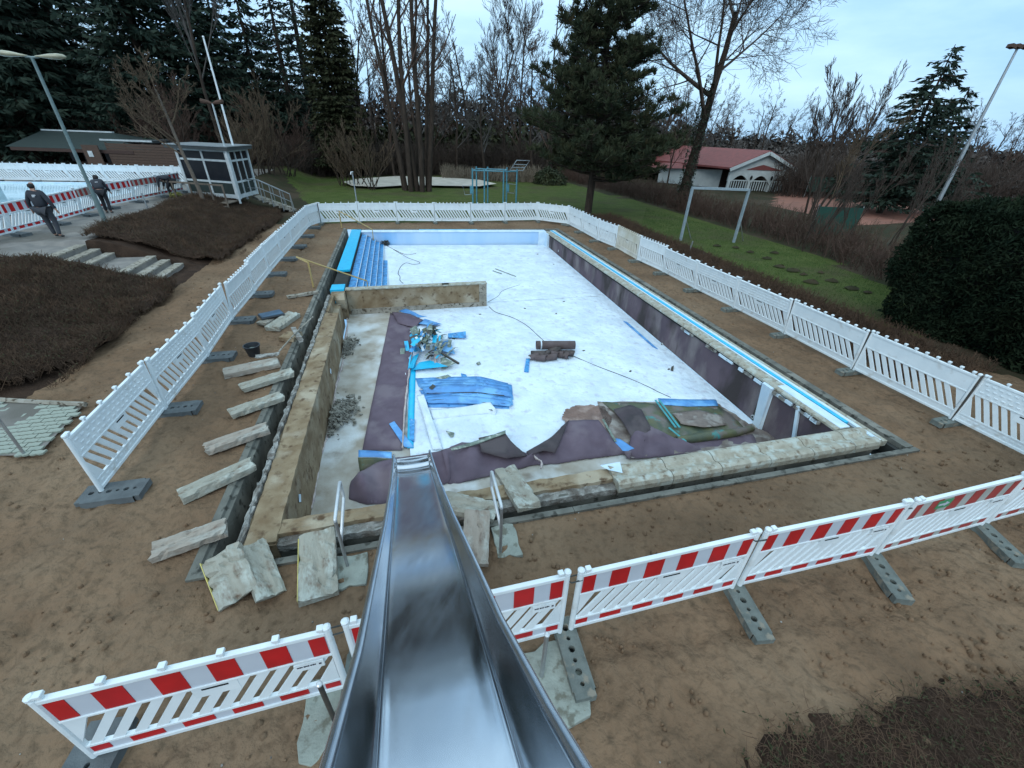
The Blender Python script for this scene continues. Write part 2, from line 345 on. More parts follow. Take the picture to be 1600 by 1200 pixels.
# ================================================================== GROUND
def sstep(x): x = np.clip(x, 0, 1); return x*x*(3-2*x)
TER = 1.0
def terr(u, v):
    u = np.asarray(u, dtype=float); v = np.asarray(v, dtype=float)
    h = sstep((-4.3-u)/3.6)*sstep((v-1.0)/5.0)*TER
    st_ = (v > 12.35) & (v < 14.6) & (u < -4.9) & (u > -9.3)
    return np.where(st_, np.minimum(h, np.interp(-u, [4.9, 5.95, 7.2, 7.96, 9.2], [-.02, .22, .28, .66, .9])), h)
def TZ(p):
    u, v = toUV(p); return float(terr(u, v))
def inpoly(x, y, poly):
    r = np.zeros(x.shape, bool); n = len(poly)
    for i in range(n):
        x1, y1 = poly[i][0], poly[i][1]; x2, y2 = poly[(i+1) % n][0], poly[(i+1) % n][1]
        if y1 == y2: continue
        c = ((y1 > y) != (y2 > y)) & (x < (x2-x1)*(y-y1)/(y2-y1)+x1); r ^= c
    return r
def axis(breaks):
    out_ = []
    for a, b, s in breaks:
        n = max(1, int(round((b-a)/s))); out_ += list(np.linspace(a, b, n, endpoint=False))
    out_.append(breaks[-1][1]); return np.array(out_)
ua = axis([(-600, -100, 60), (-100, -30, 5), (-30, -10, .8), (-10, -4, .25), (-4, .06, .06), (.06, 11.86, .085), (11.86, 14.2, .07), (14.2, 22, .3), (22, 60, 1), (60, 120, 6), (120, 600, 60)])
va = axis([(-60, -10, 5), (-10, -5, .5), (-5, .05, .06), (.05, 21.3, .1), (21.3, 24, .1), (24, 40, .4), (40, 90, 1.2), (90, 160, 7), (160, 900, 70)])
Ug, Vg = np.meshgrid(ua, va)
h = terr(Ug, Vg)
X = OO.x+Ug*UU.x+Vg*VV.x; Y = OO.y+Ug*UU.y+Vg*VV.y
near = np.clip(1-np.maximum(np.abs(Ug-4)-11, np.abs(Vg-9)-15)/4, 0, 1)
rel = .035*fbm(X*.8, Y*.8, 3, 3)+.05*fbm(X*2.6, Y*2.6, 9, 3)+.035*fbm(X*6, Y*6, 21, 2)
rel = rel-.035*np.clip(fbm(X*4.3+7, Y*4.3, 33, 2)*3-.5, 0, 1)          # trodden hollows
rf_ = random.Random(44)
def dent(cx, cy, a, lx, ly, dep):
    global rel
    ui = slice(max(0, np.searchsorted(ua, cx-.5)), np.searchsorted(ua, cx+.5)); vi = slice(max(0, np.searchsorted(va, cy-.5)), np.searchsorted(va, cy+.5))
    du, dv = Ug[vi, ui]-cx, Vg[vi, ui]-cy; p_ = (du*math.cos(a)+dv*math.sin(a))/lx; q_ = (-du*math.sin(a)+dv*math.cos(a))/ly; r2 = p_*p_+q_*q_
    rel[vi, ui] += -dep*np.exp(-r2*1.6)+dep*.55*np.exp(-(np.sqrt(r2)-1.35)**2*5)
for _ in range(70):
    x_, y_, a_ = rf_.uniform(-4, 13.5), rf_.uniform(-4.2, 22), rf_.uniform(0, 6.28)
    for k in range(rf_.randint(5, 12)):
        x_ += .42*math.cos(a_); y_ += .42*math.sin(a_); a_ += rf_.gauss(0, .12); sd = .1*(1 if k % 2 else -1)
        dent(x_-sd*math.sin(a_), y_+sd*math.cos(a_), a_, .15, .075, rf_.uniform(.015, .035))
for _ in range(550): dent(rf_.uniform(-4, 13.5), rf_.uniform(-4.5, 22), rf_.uniform(0, 3), rf_.uniform(.06, .2), rf_.uniform(.05, .12), rf_.uniform(-.022, .02))
for off in (-2.9, -2.2, -1.2, 12.6):
    c_ = off+.25*np.sin(Vg*.35+off); rel = rel-.028*np.exp(-((Ug-c_)/.09)**2)+.014*np.exp(-((np.abs(Ug-c_)-.17)/.07)**2)
c_ = -2.2+.3*np.sin(Ug*.4); rel = rel-.026*np.exp(-((Vg-c_)/.09)**2)+.013*np.exp(-((np.abs(Vg-c_)-.17)/.07)**2)
rel = rel*(.25+.75*near)
# keep sand just below curbs near the pool rim
dp = np.maximum(np.maximum(-Ug, Ug-11.9), np.maximum(-Vg, Vg-21.2)); rel = np.where(dp < .35, rel*np.clip(dp/.35, .15, 1)-.012, rel)
far = np.clip((np.hypot(X, Y-10)-25)/30, 0, 1); rel = rel+far*.18*fbm(X*.12, Y*.12, 5, 3)
bump_ = np.where((Ug < -4.2) & (Ug > -8.4) & (Vg > 4) & ~((Vg > 12.2) & (Vg < 14.8)), .06*fbm(X*1.3, Y*1.3, 13, 3), 0)
Z = h+rel+bump_
uc = (Ug[:-1, :-1]+Ug[1:, 1:])/2; vc = (Vg[:-1, :-1]+Vg[1:, 1:])/2
xc = OO.x+uc*UU.x+vc*VV.x; yc = OO.y+uc*UU.y+vc*VV.y
hole = (uc > .06) & (uc < 11.86) & (vc > .05) & (vc < 21.18-.078*uc)
wob = .35*fbm(xc*.9, yc*.9, 77, 3)
gp = [G(*p) for p in [(432, 262), (560, 256), (700, 257), (826, 262), (900, 290), (1010, 318), (1120, 350), (1250, 390), (1400, 452), (1460, 560), (1200, 560), (900, 400), (500, 345), (478, 316), (452, 290)]]
grass = inpoly(xc+wob, yc+wob, gp) | ((uc > 14.6) & (uc < 19) & (vc > 5) & (vc < 26))
sandm = ((uc > -4.5+wob*.5) & (uc < 13.9+wob*.6) & (vc < 22.9+wob*.3)) | ((vc < 3.5) & (uc > -12)) | ((vc < 6.5+wob) & (uc > -4.6) & (uc < 13))
cp_ = [G(*p) for p in [(1208, 322), (1228, 276), (1720, 262), (1800, 330), (1330, 352)]]
court = inpoly(xc, yc, cp_)
pave = (uc < -8.05) & (vc > -20) & (vc < 45) & (uc > -60)
soil = ((uc <= -4.4) & (uc >= -8.3) & (vc > 1) & (vc < 27)) | ((uc > 13.7) & (uc < 17.3+wob) & (vc > -1) & (vc < 24))
cls = np.full(uc.shape, 5)                 # woodland floor
cls[grass] = 2; cls[court] = 4; cls[soil] = 3; cls[pave] = 6; cls[sandm] = 1; cls[(uc > 14.0) & (vc > -.5) & (vc < 4) & ~soil] = 5; cls[hole] = 0
idx = np.arange(Ug.size).reshape(Ug.shape)
quads = np.stack([idx[:-1, :-1], idx[:-1, 1:], idx[1:, 1:], idx[1:, :-1]], -1)
allv = np.stack([X.ravel(), Y.ravel(), Z.ravel()], -1)
for k, nm, mt in ((1, 'sandy_ground', 'sand'), (2, 'lawn', 'grass'), (3, 'planting_soil', 'soil'), (4, 'tennis_court', 'court'), (5, 'woodland_floor', 'wood_floor'), (6, 'terrace_paving', 'paving')):
    q = quads[cls == k]; used_, inv = np.unique(q, return_inverse=True)
    struct(npmesh(nm, M[mt], allv[used_], inv.reshape(-1, 4), smooth=True))
def flat_sheet(px, z, name, m, kind='structure', world_pts=None, parent=None):
    pts = world_pts or [G(x, y, z) for x, y in px]
    o = MB().add(pts, [tuple(range(len(pts)))]).build(name, m, parent)
    if not parent: o['kind'] = kind
    return o
flat_sheet([(536, 284), (560, 279), (620, 275), (700, 277), (750, 281), (776, 287), (748, 291), (690, 290), (640, 289), (590, 292), (550, 290)], .22, 'sand_court', M['plaster'])

# ================================================================== POOL
rnd = random.Random(5)
pool = thing('swimming_pool', 'large emptied swimming pool under demolition, open concrete basin in the sand', 'swimming pool', W(0, 0, 0))
def ring(u0, v0, u1, v1, z0, z1, name, m, bevel=0, parent=pool):
    b = MB(); c = W((u0+u1)/2, (v0+v1)/2, (z0+z1)/2)
    b.box(c, (u1-u0, v1-v0, z1-z0), Matrix.Rotation(A15, 3, 'Z')); return b.build(name, m, parent, bevel=bevel)
def rough_strip(u0, u1, v0, v1, z, name, m, along='v', step=.12, jit=.03, jz=.02, depth=.3):
    "lumpy top surface"
    nl = int(((v1-v0) if along == 'v' else (u1-u0))/step)+1; nw = 6; P = []
    for i in range(nl+1):
        t = i/nl; row = []
        for j in range(nw+1):
            s = j/nw; e = 1 if j in (0, nw) else 0
            if along == 'v': u = lerp(u0, u1, s)+e*rnd.uniform(-jit, jit); v = lerp(v0, v1, t)
            else: v = lerp(v0, v1, s)+e*rnd.uniform(-jit, jit); u = lerp(u0, u1, t)
            row.append(W(u, v, z+rnd.uniform(-jz, jz)))
        P.append(row)
    return MB().grid(P, depth).build(name, m, pool)
# floor slab (cream concrete) following the slope
P = [[W(u, v, floorz(v)-.01) for u in np.linspace(.9, 11.0, 12)] for v in np.linspace(.7, 20.5, 22)]
MB().grid(P, .2).build('floor_slab', M['cream'], pool)
# fleece underlay, two pieces each side of the dividing wall
def fleece(u0, u1, v0, v1, seed):
    nu = int((u1-u0)/.09); nv = int((v1-v0)/.09)
    us = np.linspace(u0, u1, nu); vs = np.linspace(v0, v1, nv); U_, V_ = np.meshgrid(us, vs)
    if v1 > 15: V_ = np.where(V_ > 15, 15+(V_-15)*((20.42-.085*U_)-15)/(v1-15), V_)
    zf = -0.70-.45*(20-V_)/19+.012+.008*fbm(U_*2.2, V_*2.6, seed, 4)+.007*np.abs(fbm(U_*5+2, V_*1.7, seed+5, 3))
    ed = np.minimum(np.minimum((U_-u0)/.3, (u1-U_)/.3), 1); zf = zf+.004*(ed)
    x = OO.x+U_*UU.x+V_*VV.x; y = OO.y+U_*UU.y+V_*VV.y
    loc = pool.location
    i_ = np.arange(U_.size).reshape(U_.shape); q = np.stack([i_[:-1, :-1], i_[:-1, 1:], i_[1:, 1:], i_[1:, :-1]], -1).reshape(-1, 4)
    return npmesh('fleece_underlay', M['geotex'], np.stack([x.ravel()-loc.x, y.ravel()-loc.y, zf.ravel()], -1), q, pool, smooth=True)
fleece(2.72, 10.94, 2.6, 11.3, 3); fleece(2.0, 10.94, 11.32, 20.0, 8)
# left side: curb, trench, inner wall
b = MB()
for v0, v1 in [(0, 3.9), (3.9, 7.9), (7.9, 12.2), (12.2, 16.6), (16.6, 21.35)]:
    b = MB().extr([(0, .025), (.1, .02), (.115, -.02), (.17, -.035), (.215, -1.0), (0, -1.0)], W(0, v0+.004), W(0, v1-.004), UU); b.build('outer_kerb', M['wet_concrete'], pool)
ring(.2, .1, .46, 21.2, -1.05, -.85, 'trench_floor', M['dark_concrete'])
ring(.44, .4, .92, 8.85, -1.2, -.06, 'side_wall', M['rust_wall'])
rough_strip(.53, .93, .42, 8.85, -.01, 'wall_top', M['rust_wall'], jit=.008, jz=.006, depth=.06)
v = .45
while v < 10.4:
    L = rnd.uniform(.25, .7); w = rnd.uniform(.06, .1)
    rough_strip(.425+rnd.uniform(0, .02), .43+w, v, min(v+L, 10.5), .012+rnd.uniform(-.01, .01), 'mortar_edge', M['rough_edge'], step=.1, jit=.018, jz=.014, depth=.2); v += L+rnd.uniform(0, .02)
ring(.44, 8.85, .78, 10.62, -1.2, -.34, 'side_wall', M['rust_wall'])
ring(.44, 8.85, .6, 10.62, -.34, -.06, 'side_wall', M['rust_wall'])
# pillar with tapering buttress at the dividing wall
b = MB(); q0 = [W(.5, 10.62, -.03), W(.93, 10.62, -.03), W(.93, 11.0, -.03), W(.5, 11.0, -.03)]
q1 = [W(.62, 10.5, -.2), W(.93, 10.5, -.2), W(.93, 11.0, -.2), W(.5, 11.0, -.2)]; q2 = [W(.8, 10.62, -.95), W(.93, 10.62, -.95), W(.93, 11.0, -.95), W(.5, 11.0, -.95)]
b.add(q0+q1+q2, [(0, 1, 2, 3)]+[(i, (i+1) % 4, 4+(i+1) % 4, 4+i) for i in range(4)]+[(4+i, 4+(i+1) % 4, 8+(i+1) % 4, 8+i) for i in range(4)]+[(8, 9, 10, 11)])
b.build('pillar', M['rust_wall'], pool)
# near side: kerb, trench, wall
for u0, u1 in [(0, 2.4), (2.4, 5.1), (5.1, 8.0), (8.0, 11.95)]:
    MB().extr([(0, .03), (.1, .025), (.13, -.02), (.15, -1.0), (0, -1.0)], W(u0+.004, 0), W(u1-.004, 0), VV).build('outer_kerb', M['wet_concrete'], pool)
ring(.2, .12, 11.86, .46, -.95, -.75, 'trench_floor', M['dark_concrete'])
ring(.44, .42, 6.02, .80, -1.3, -.1, 'near_wall', M['wet_concrete'])
rough_strip(.9, 6.0, .55, .80, -.02, 'wall_top', M['rust_wall'], 'u', jit=.012, jz=.012, depth=.12)
rough_strip(.9, 6.0, .40, .56, -.09, 'wall_ledge', M['rough_edge'], 'u', jit=.015, jz=.014, depth=.12)
ring(6.02, .38, 11.4, .82, -1.3, -.06, 'near_wall', M['wet_concrete'])
prof = [(.34, -.13), (.335, -.03), (.36, .03), (.43, .055), (.50, .045), (.54, .015), (.60, .012), (.66, .05), (.74, .062), (.81, .045), (.84, -.02), (.84, -.13)]
u = 6.0
for k, L in enumerate((1.0, .95, 1.0, .95, .95, .62)):
    dz = rnd.uniform(-.008, .008); o = MB().extr([(a, c+dz) for a, c in prof], W(u+.008, 0), W(u+L-.008, 0), VV).build('coping_stone', M['coping'], pool); u += L
# right side
ring(10.99, .84, 11.62, 19.9, -1.3, -.02, 'side_wall', M['wet_concrete'])
v = .84; k = 0
while v < 19.3:
    L = 1.0; pr = [(10.93, -.03), (10.93, .01), (10.97, .045), (11.05, .055), (11.12, .03), (11.2, .035), (11.235, .03), (11.235, -.03)]
    MB().extr([(a, c+rnd.uniform(-.004, .004)) for a, c in pr], W(0, v+.006), W(0, min(v+L, 19.45)-.006), UU).build('coping_stone', M['coping'], pool); v += L
ring(11.24, 2.5, 11.29, 19.7, -.02, .03, 'white_edging', M['white_blue'])
ring(11.31, 1.0, 11.40, 19.8, -.02, .036, 'liner_stripe', M['cyan'])
ring(11.42, .4, 11.5, 19.8, -.02, .03, 'white_edging', M['white_blue'])
ring(11.505, .36, 11.62, 19.9, -.1, .02, 'rim_strip', M['coping'])
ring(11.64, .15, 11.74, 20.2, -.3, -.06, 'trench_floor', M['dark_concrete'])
for v0, v1 in [(0.12, 5), (5, 10), (10, 15), (15, 20.3)]: ring(11.76, v0+.004, 11.95, v1-.004, -.5, .02, 'outer_kerb', M['wet_concrete'])
ring(11.0, .84, 11.235, 2.45, .035, .062, 'white_edging', M['white_blue'])
# wall felt on the right wall, in lengths
v = 2.75
for L in (3.4, 3.1, 3.6, 3.2, 3.35):
    P = [[W(10.975-.03*math.sin(math.pi*t)*0-.012*rnd.random(), vv, lerp(floorz(vv)+.01, -.06, t)) for t in np.linspace(0, 1, 5)] for vv in np.linspace(v, v+L-.01, 12)]
    b = MB().grid(P); b.build('wall_felt', M['membrane'], pool, smooth='full'); v += L
P = [[W(10.97, vv, lerp(floorz(vv)+.01, -.03, t)) for t in (0, .5, 1)] for vv in np.linspace(.84, 2.5, 5)]; MB().grid(P).build('wall_felt', M['membrane'], pool)
ring(10.93, 2.7, 10.972, 19.3, -.075, -.032, 'seam_strip', M['hole'])
for i in range(26):   # torn lip under the coping
    vv = rnd.uniform(.9, 6); ring(10.9, vv, 10.96, vv+rnd.uniform(.1, .35), -.1-rnd.uniform(0, .03), -.05, 'torn_liner_edge', M['white_blue' if i % 2 else 'rough_edge'])
# glue line at the foot of the right wall
b = MB(); b.tube([W(10.95, vv, floorz(vv)+.02) for vv in np.linspace(2.6, 19.5, 20)], .014, 5); b.build('foot_seam', M['white_blue'], pool)
for px, py in ((1035, 538), (1177, 651), (873, 392)):   # round wall inlets
    p = G(px, py, -.6); u_, v_ = toUV(p); ray = FF + (px-800)/FPX*RR-(py-600)/FPX*UP
    t = (10.95-toUV(Vector((0, 0, 0)))[0])/Vector((ray.x, ray.y, 0)).dot(UU); c = Vector((0, 0, CAMZ))+ray*t
    b = MB(); b.tube([c, c-UU*.03], [.05, .05], 14); o = b.build('wall_inlet', M['white_paint'], pool)
    b = MB(); b.tube([c-UU*.031, c-UU*.035], [.028, .028], 10); b.build('inlet_eye', M['hole'], o)
# pale wall brackets
b = MB(); b.add([W(10.96, 2.45, 0), W(10.96, 2.75, 0), W(10.96, 2.62, floorz(2.6)), W(10.96, 2.36, floorz(2.4)), W(10.84, 2.45, 0), W(10.84, 2.72, 0), W(10.9, 2.6, floorz(2.6)), W(10.9, 2.4, floorz(2.4))], [(4, 5, 6, 7), (0, 4, 7, 3), (1, 5, 6, 2), (0, 1, 5, 4), (3, 7, 6, 2)])
b.build('pale_strut', M['white_blue'], pool)
b = MB(); b.beam(W(10.93, 1.75, -.02), W(10.93, 1.42, floorz(1)), .05, .07); b.build('pale_strut', M['white_blue'], pool)
# far wall (slightly skewed) with pale liner
fa, fb = W(.95, 20.42), W(11.0, 19.62); fd = (fb-fa).normalized(); fn = Vector((-fd.y, fd.x, 0))
MB().extr([(0, -.8), (0, 0), (.4, 0), (.4, -.8)], fa, fb, fn).build('far_wall', M['wall_blue'], pool)
for k in range(10):
    a = fa+fd*(k*1.0+.004); c = fa+fd*(k*1.0+.996); MB().extr([(-.04, -.02), (-.04, .02), (0, .045), (.28, .045), (.3, .0), (.3, -.02)], a, c, fn).build('coping_stone', M['white_blue'], pool)
MB().extr([(.301, -.02), (.301, .035), (.46, .035), (.46, -.02)], fa+fd*3, fa+fd*6.2, fn).build('liner_stripe', M['cyan'], pool)
MB().extr([(.47, -.3), (.47, .03), (.62, .03), (.62, -.3)], fa-fd*.3, fb+fd*.9, fn).build('outer_kerb', M['wet_concrete'], pool)
MB().extr([(-.13, -.74), (-.13, .02), (0, .02), (0, -.74)], fb-fd*.45, fb-fd*.02, fn).build('corner_panel', M['white_blue'], pool)
ring(10.85, 18.9, 10.97, 19.55, -.74, 0, 'corner_panel', M['white_blue'])
# liner ledge and steps in the far left corner
ring(.44, 13.3, .93, 20.95, -.05, .03, 'liner_ledge', M['cyan'])
ring(.46, 10.9, .9, 11.5, -.45, .03, 'liner_ledge', M['cyan'])
ring(.44, 11.0, .95, 20.9, -.95, -.1, 'ledge_core', M['dark_concrete'])
ring(.94, 11.3, .965, 20.3, -.5, .0, 'ledge_gap_shade', M['hole'])  # black strip: shade of the gap above the steps, put in as colour
for k in range(6):
    u1 = 1.2+.2*k; zt = -.12-.125*k
    ring(.966, 11.24, u1, 20.35-.085*(u1-1), -1.0+.0*k-.001*k, zt-.03, 'step_core', M['dark_concrete'])
    ring(.97, 11.24, u1+.025, 20.36-.085*(u1-1), zt-.03, zt, 'step_tread', M['stair_blue'], bevel=.008)
    ring(u1+.026, 11.26, u1+.04, 20.3-.085*(u1-1), zt-.035, zt+.002, 'step_nosing', M['white_blue'])
# dividing wall
ring(.95, 10.98, 5.88, 11.2, -1.1, -.035, 'dividing_wall', M['rust_wall'])
ring(.93, 10.94, 5.9, 11.22, -.034, .0, 'wall_cap', M['coping'])
ring(5.6, 10.955, 5.885, 10.979, -.9, -.036, 'end_panel', M['concrete'])
ring(1.0, 10.955, 5.6, 10.979, -.92, -.72, 'base_board', M['concrete'])
ring(4.25, 11.0, 4.5, 11.15, .0, .012, 'wall_pocket', M['hole'])
# pale glue lines on the left floor
def pathtube(px, r, name, m, parent=None, dz=.01, n=5, sub=6, wob=0):
    p = [FG(x, y, dz) for x, y in px]; q = []
    for i in range(len(p)-1):
        p0, p1, p2, p3 = p[max(i-1, 0)], p[i], p[i+1], p[min(i+2, len(p)-1)]
        for s in range(sub):
            t = s/sub; w_ = .5*((2*p1)+(p2-p0)*t+(2*p0-5*p1+4*p2-p3)*t*t+(3*p1-p0-3*p2+p3)*t**3)
            q.append(w_+Vector((rnd.uniform(-wob, wob), rnd.uniform(-wob, wob), 0)))
    q.append(p[-1]); rr = [r*(1+(rnd.uniform(-.5, .5) if wob else 0)) for _ in q]
    return MB().tube(q, rr, n).build(name, m, parent, smooth='full')
pathtube([(610, 487), (580, 488), (546, 490), (542, 518), (537, 560), (530, 585), (524, 612), (519, 650), (508, 693), (499, 717), (495, 746), (492, 769), (486, 795)], .022, 'glue_line', M['pale_tape'], pool, wob=.014)
pathtube([(533, 540), (522, 575), (512, 610), (500, 655), (487, 715), (478, 760), (466, 806)], .008, 'glue_line', M['pale_tape'], pool, wob=.005)
o = MB(); c = G(470, 775, -.5); 
for px, py, z_ in ((470, 778, -.45), (514, 580, -.45)):
    u_, v_ = toUV(G(px, py, z_)); b = MB(); b.add([W(.935, v_-.09, z_), W(.935, v_, z_+.09), W(.935, v_+.09, z_), W(.935, v_, z_-.09)], [(0, 1, 2, 3)]); b.build('wall_patch', M['white_blue'], pool)

# ================================================================== SHEETS AND DEBRIS IN THE POOL
def resample(pts, n):
    pts = [Vector((p[0], p[1], p[2] if len(p) > 2 else 0)) for p in pts]; d = [0]
    for i in range(1, len(pts)): d.append(d[-1]+(pts[i].xy-pts[i-1].xy).length)
    out_ = []
    for k in range(n):
        s = d[-1]*k/(n-1); i = 0
        while i < len(pts)-2 and d[i+1] < s: i += 1
        t = (s-d[i])/max(d[i+1]-d[i], 1e-9); out_.append(pts[i].lerp(pts[i+1], min(t, 1)))
    return out_
def cloth(name, top, bot, m, bulge=0.0, rows=10, cols=28, wr=.01, seed=1, parent=None, solid=.008, sharp=1.0):
    "sheet between two pixel polylines (x, y, height above floor)"
    T, B = resample(top, cols), resample(bot, cols); R_ = []
    for i in range(rows):
        t = i/(rows-1); row = []
        for j in range(cols):
            a = FG(T[j].x, T[j].y, T[j].z); c = FG(B[j].x, B[j].y, B[j].z); p = c.lerp(a, t)
            p.z += bulge*math.sin(math.pi*t**sharp)*(.6+.4*math.sin(j*.7+seed))
            e = math.sin(math.pi*t)*.7+.3
            p.z += wr*e*(float(fbm(np.array([p.x*5+seed]), np.array([p.y*5.]), seed, 3)[0])*1.6-1.6*abs(float(fbm(np.array([p.x*2.6+p.y*1.9+seed]), np.array([p.y*2.4-p.x*1.2]), seed+3, 2)[0]))+.3)
            if t == 0 or t == 1: p += Vector((rnd.uniform(-1, 1), rnd.uniform(-1, 1), 0))*wr*.3
            row.append(p)
        R_.append(row)
    return MB().grid(R_, solid).build(name, m, parent, smooth='full')
def sheet(name, label, cat, parts, loc_px, group=None):
    t = thing(name, label, cat, FG(*loc_px), group=group)
    return t
# long mauve strip on the left
t = sheet('felt_strip', 'long mauve felt strip lying flat along the left side of the pool floor', 'felt strip', None, (600, 600))
cloth('felt_panel', [(610, 489, .02), (640, 492, .03), (650, 500, .03)], [(566, 703, .02), (600, 703, .02), (628, 703, .02)], M['felt'], 0.02, 30, 12, .02, 4, t, .012)
pathtube([(655, 500), (646, 520), (642, 560), (637, 600), (633, 640), (629, 700)], .022, 'cut_edge', M['pale_tape'], t, dz=.05, wob=.012)
cloth('folded_corner', [(612, 487, .06), (640, 490, .14), (662, 500, .08)], [(622, 505, .05), (636, 509, .09), (650, 511, .06)], M['felt'], .07, 7, 12, .02, 6, t)
cloth('cyan_border', [(640, 560, .03), (650, 562, .03)], [(636, 700, .03), (646, 700, .03)], M['cyan'], 0, 16, 3, .003, 2, t)
# rolled up mauve sheet across the near end
t = sheet('felt_sheet', 'large crumpled mauve felt sheet heaped across the near end behind the slide', 'felt sheet', None, (760, 740))
cloth('felt_bundle', [(548, 752, .1), (560, 738, .16), (590, 722, .24), (620, 714, .24), (660, 710, .24), (700, 702, .26)], [(545, 780, .0), (572, 788, .02), (610, 786, .02), (650, 772, .02), (690, 757, .02), (705, 752, .02)], M['felt'], .28, 14, 30, .03, 11, t, sharp=.8)
cloth('felt_fold', [(690, 704, .26), (722, 690, .3), (745, 692, .26), (790, 686, .16), (812, 704, .12), (832, 710, .12), (862, 684, .16), (886, 657, .2), (936, 656, .22), (960, 690, .14), (984, 718, .06)], [(700, 756, .0), (730, 752, .02), (760, 745, .02), (800, 735, .02), (832, 727, .02), (870, 724, .02), (910, 718, .02), (940, 714, .02), (980, 709, .02), (984, 709, .02), (986, 709, .02)], M['felt'], .14, 14, 64, .035, 14, t)
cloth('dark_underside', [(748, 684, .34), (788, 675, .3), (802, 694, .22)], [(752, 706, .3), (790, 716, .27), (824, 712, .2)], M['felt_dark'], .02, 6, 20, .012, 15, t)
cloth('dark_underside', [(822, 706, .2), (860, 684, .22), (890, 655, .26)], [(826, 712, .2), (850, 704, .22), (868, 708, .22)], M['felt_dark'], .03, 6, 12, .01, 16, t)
cloth('liner_hem', [(704, 700, .36), (740, 690, .36), (790, 672, .36)], [(706, 704, .35), (742, 695, .35), (790, 677, .35)], M['debris_grey'], 0, 3, 12, .004, 3, t)
cloth('blue_flap', [(560, 703, .3), (584, 704, .3), (612, 706, .3)], [(560, 714, .28), (586, 714, .28), (612, 716, .28)], M['blue'], 0, 3, 12, .004, 3, t)
cloth('dark_underside', [(559, 715, .27), (586, 715, .27), (612, 717, .27)], [(562, 737, .05), (580, 730, .1), (612, 722, .2)], M['green_slime'], 0, 5, 12, .01, 3, t)
pathtube([(832, 708), (838, 716), (846, 722), (845, 732)], .02, 'cut_edge', M['pale_tape'], t, dz=.16, wob=.01)
# puddle and silt
for nm, px, m_ in (('mud_puddle', [(878, 652), (884, 640), (900, 634), (924, 632), (945, 636), (955, 652), (950, 690), (915, 680), (888, 668)], 'mud'),
                   ('silt_patch', [(932, 628), (1040, 628), (1118, 628), (1150, 648), (1180, 668), (1236, 688), (1180, 700), (1060, 708), (985, 715), (950, 680)], 'grey_brown_mud')):
    pts = [FG(lerp(px[i][0], px[(i+1) % len(px)][0], q/6)+rnd.uniform(-1.6, 1.6), lerp(px[i][1], px[(i+1) % len(px)][1], q/6)+rnd.uniform(-1.1, 1.1), .04) for i in range(len(px)) for q in range(6)]; o = MB().add(pts, [tuple(range(len(pts)))]).build(nm, M[m_], None); o['kind'] = 'stuff'; tag(o, 'wet reddish mud puddle beside the crumpled felt' if nm == 'mud_puddle' else 'grey brown silt on the floor in the near right corner', 'mud')
# dark algae stained liner on the right
t = sheet('stained_liner', 'algae stained liner sheet spread in the near right corner of the basin', 'liner sheet', None, (1090, 650))
cloth('stained_back', [(940, 628, .04), (1030, 630, .05), (1120, 632, .04)], [(1010, 688, .06), (1060, 684, .06), (1168, 672, .07)], M['green_slime'], .05, 16, 24, .03, 21, t)
cloth('silt_crust', [(1050, 645, .12), (1090, 640, .13), (1125, 648, .12)], [(1064, 662, .12), (1100, 668, .14), (1135, 664, .12)], M['grey_brown_mud'], .03, 8, 14, .03, 22, t)
cloth('blue_border', [(1028, 622, .05), (1075, 624, .06), (1118, 624, .05)], [(1034, 632, .06), (1075, 635, .07), (1122, 634, .06)], M['blue'], .02, 4, 14, .01, 23, t)
b = MB(); P_ = [FG(*p) for p in [(1058, 688, .07), (1080, 686, .09), (1120, 680, .1), (1150, 676, .1), (1176, 669, .08)]]; b.tube(P_, [.09, .11, .12, .1, .07], 10); b.build('rolled_edge', M['green_slime'], t, smooth=True)
for a, c in (((1024, 625), (1056, 668)), ((1030, 625), (1062, 668)), ((942, 655), (962, 690)), ((1045, 668), (1072, 690))):
    b = MB(); b.beam(FG(*a, .15), FG(*c, .15), .05, .01); b.build('teal_strip', M['debris_grey'] if a[0] < 950 else mat('teal strip', (.03, .32, .36), (.05, .22, .24), 6, .5), t)
t = sheet('felt_offcut', 'flat mauve felt offcut against the near wall in the right corner', 'felt sheet', None, (1090, 695))
cloth('felt_panel', [(988, 700, .04), (1060, 690, .04), (1176, 678, .04)], [(985, 716, .03), (1060, 708, .03), (1183, 694, .03)], M['felt'], .02, 8, 24, .02, 24, t)
cloth('felt_fold', [(990, 664, .1), (1010, 662, .14), (1030, 672, .12), (1062, 690, .06)], [(978, 716, .02), (1000, 716, .04), (1040, 712, .04), (1100, 704, .03)], M['felt'], .1, 12, 24, .04, 25, t)
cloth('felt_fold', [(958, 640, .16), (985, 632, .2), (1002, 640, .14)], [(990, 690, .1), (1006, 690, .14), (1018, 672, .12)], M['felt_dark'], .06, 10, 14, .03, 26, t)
o = cloth('liner_scrap', [(948, 688, .1), (966, 684, .14), (990, 700, .1)], [(960, 705, .05), (975, 708, .05), (990, 706, .05)], M['blue'], .05, 6, 10, .03, 27); tag(o, 'bright blue liner scrap crumpled against the felt', 'liner scrap')
o = MB(); o.add([W(5.9, .86, .02), W(6.05, 1.1, -.2), W(6.25, .84, .06), W(6.15, .55, .09), W(5.98, .7, .05)], [(0, 1, 2), (0, 2, 3, 4)]); o = o.build('liner_scrap', M['white_blue']); tag(o, 'torn blue liner corner hanging over the broken end of the coping', 'liner scrap')
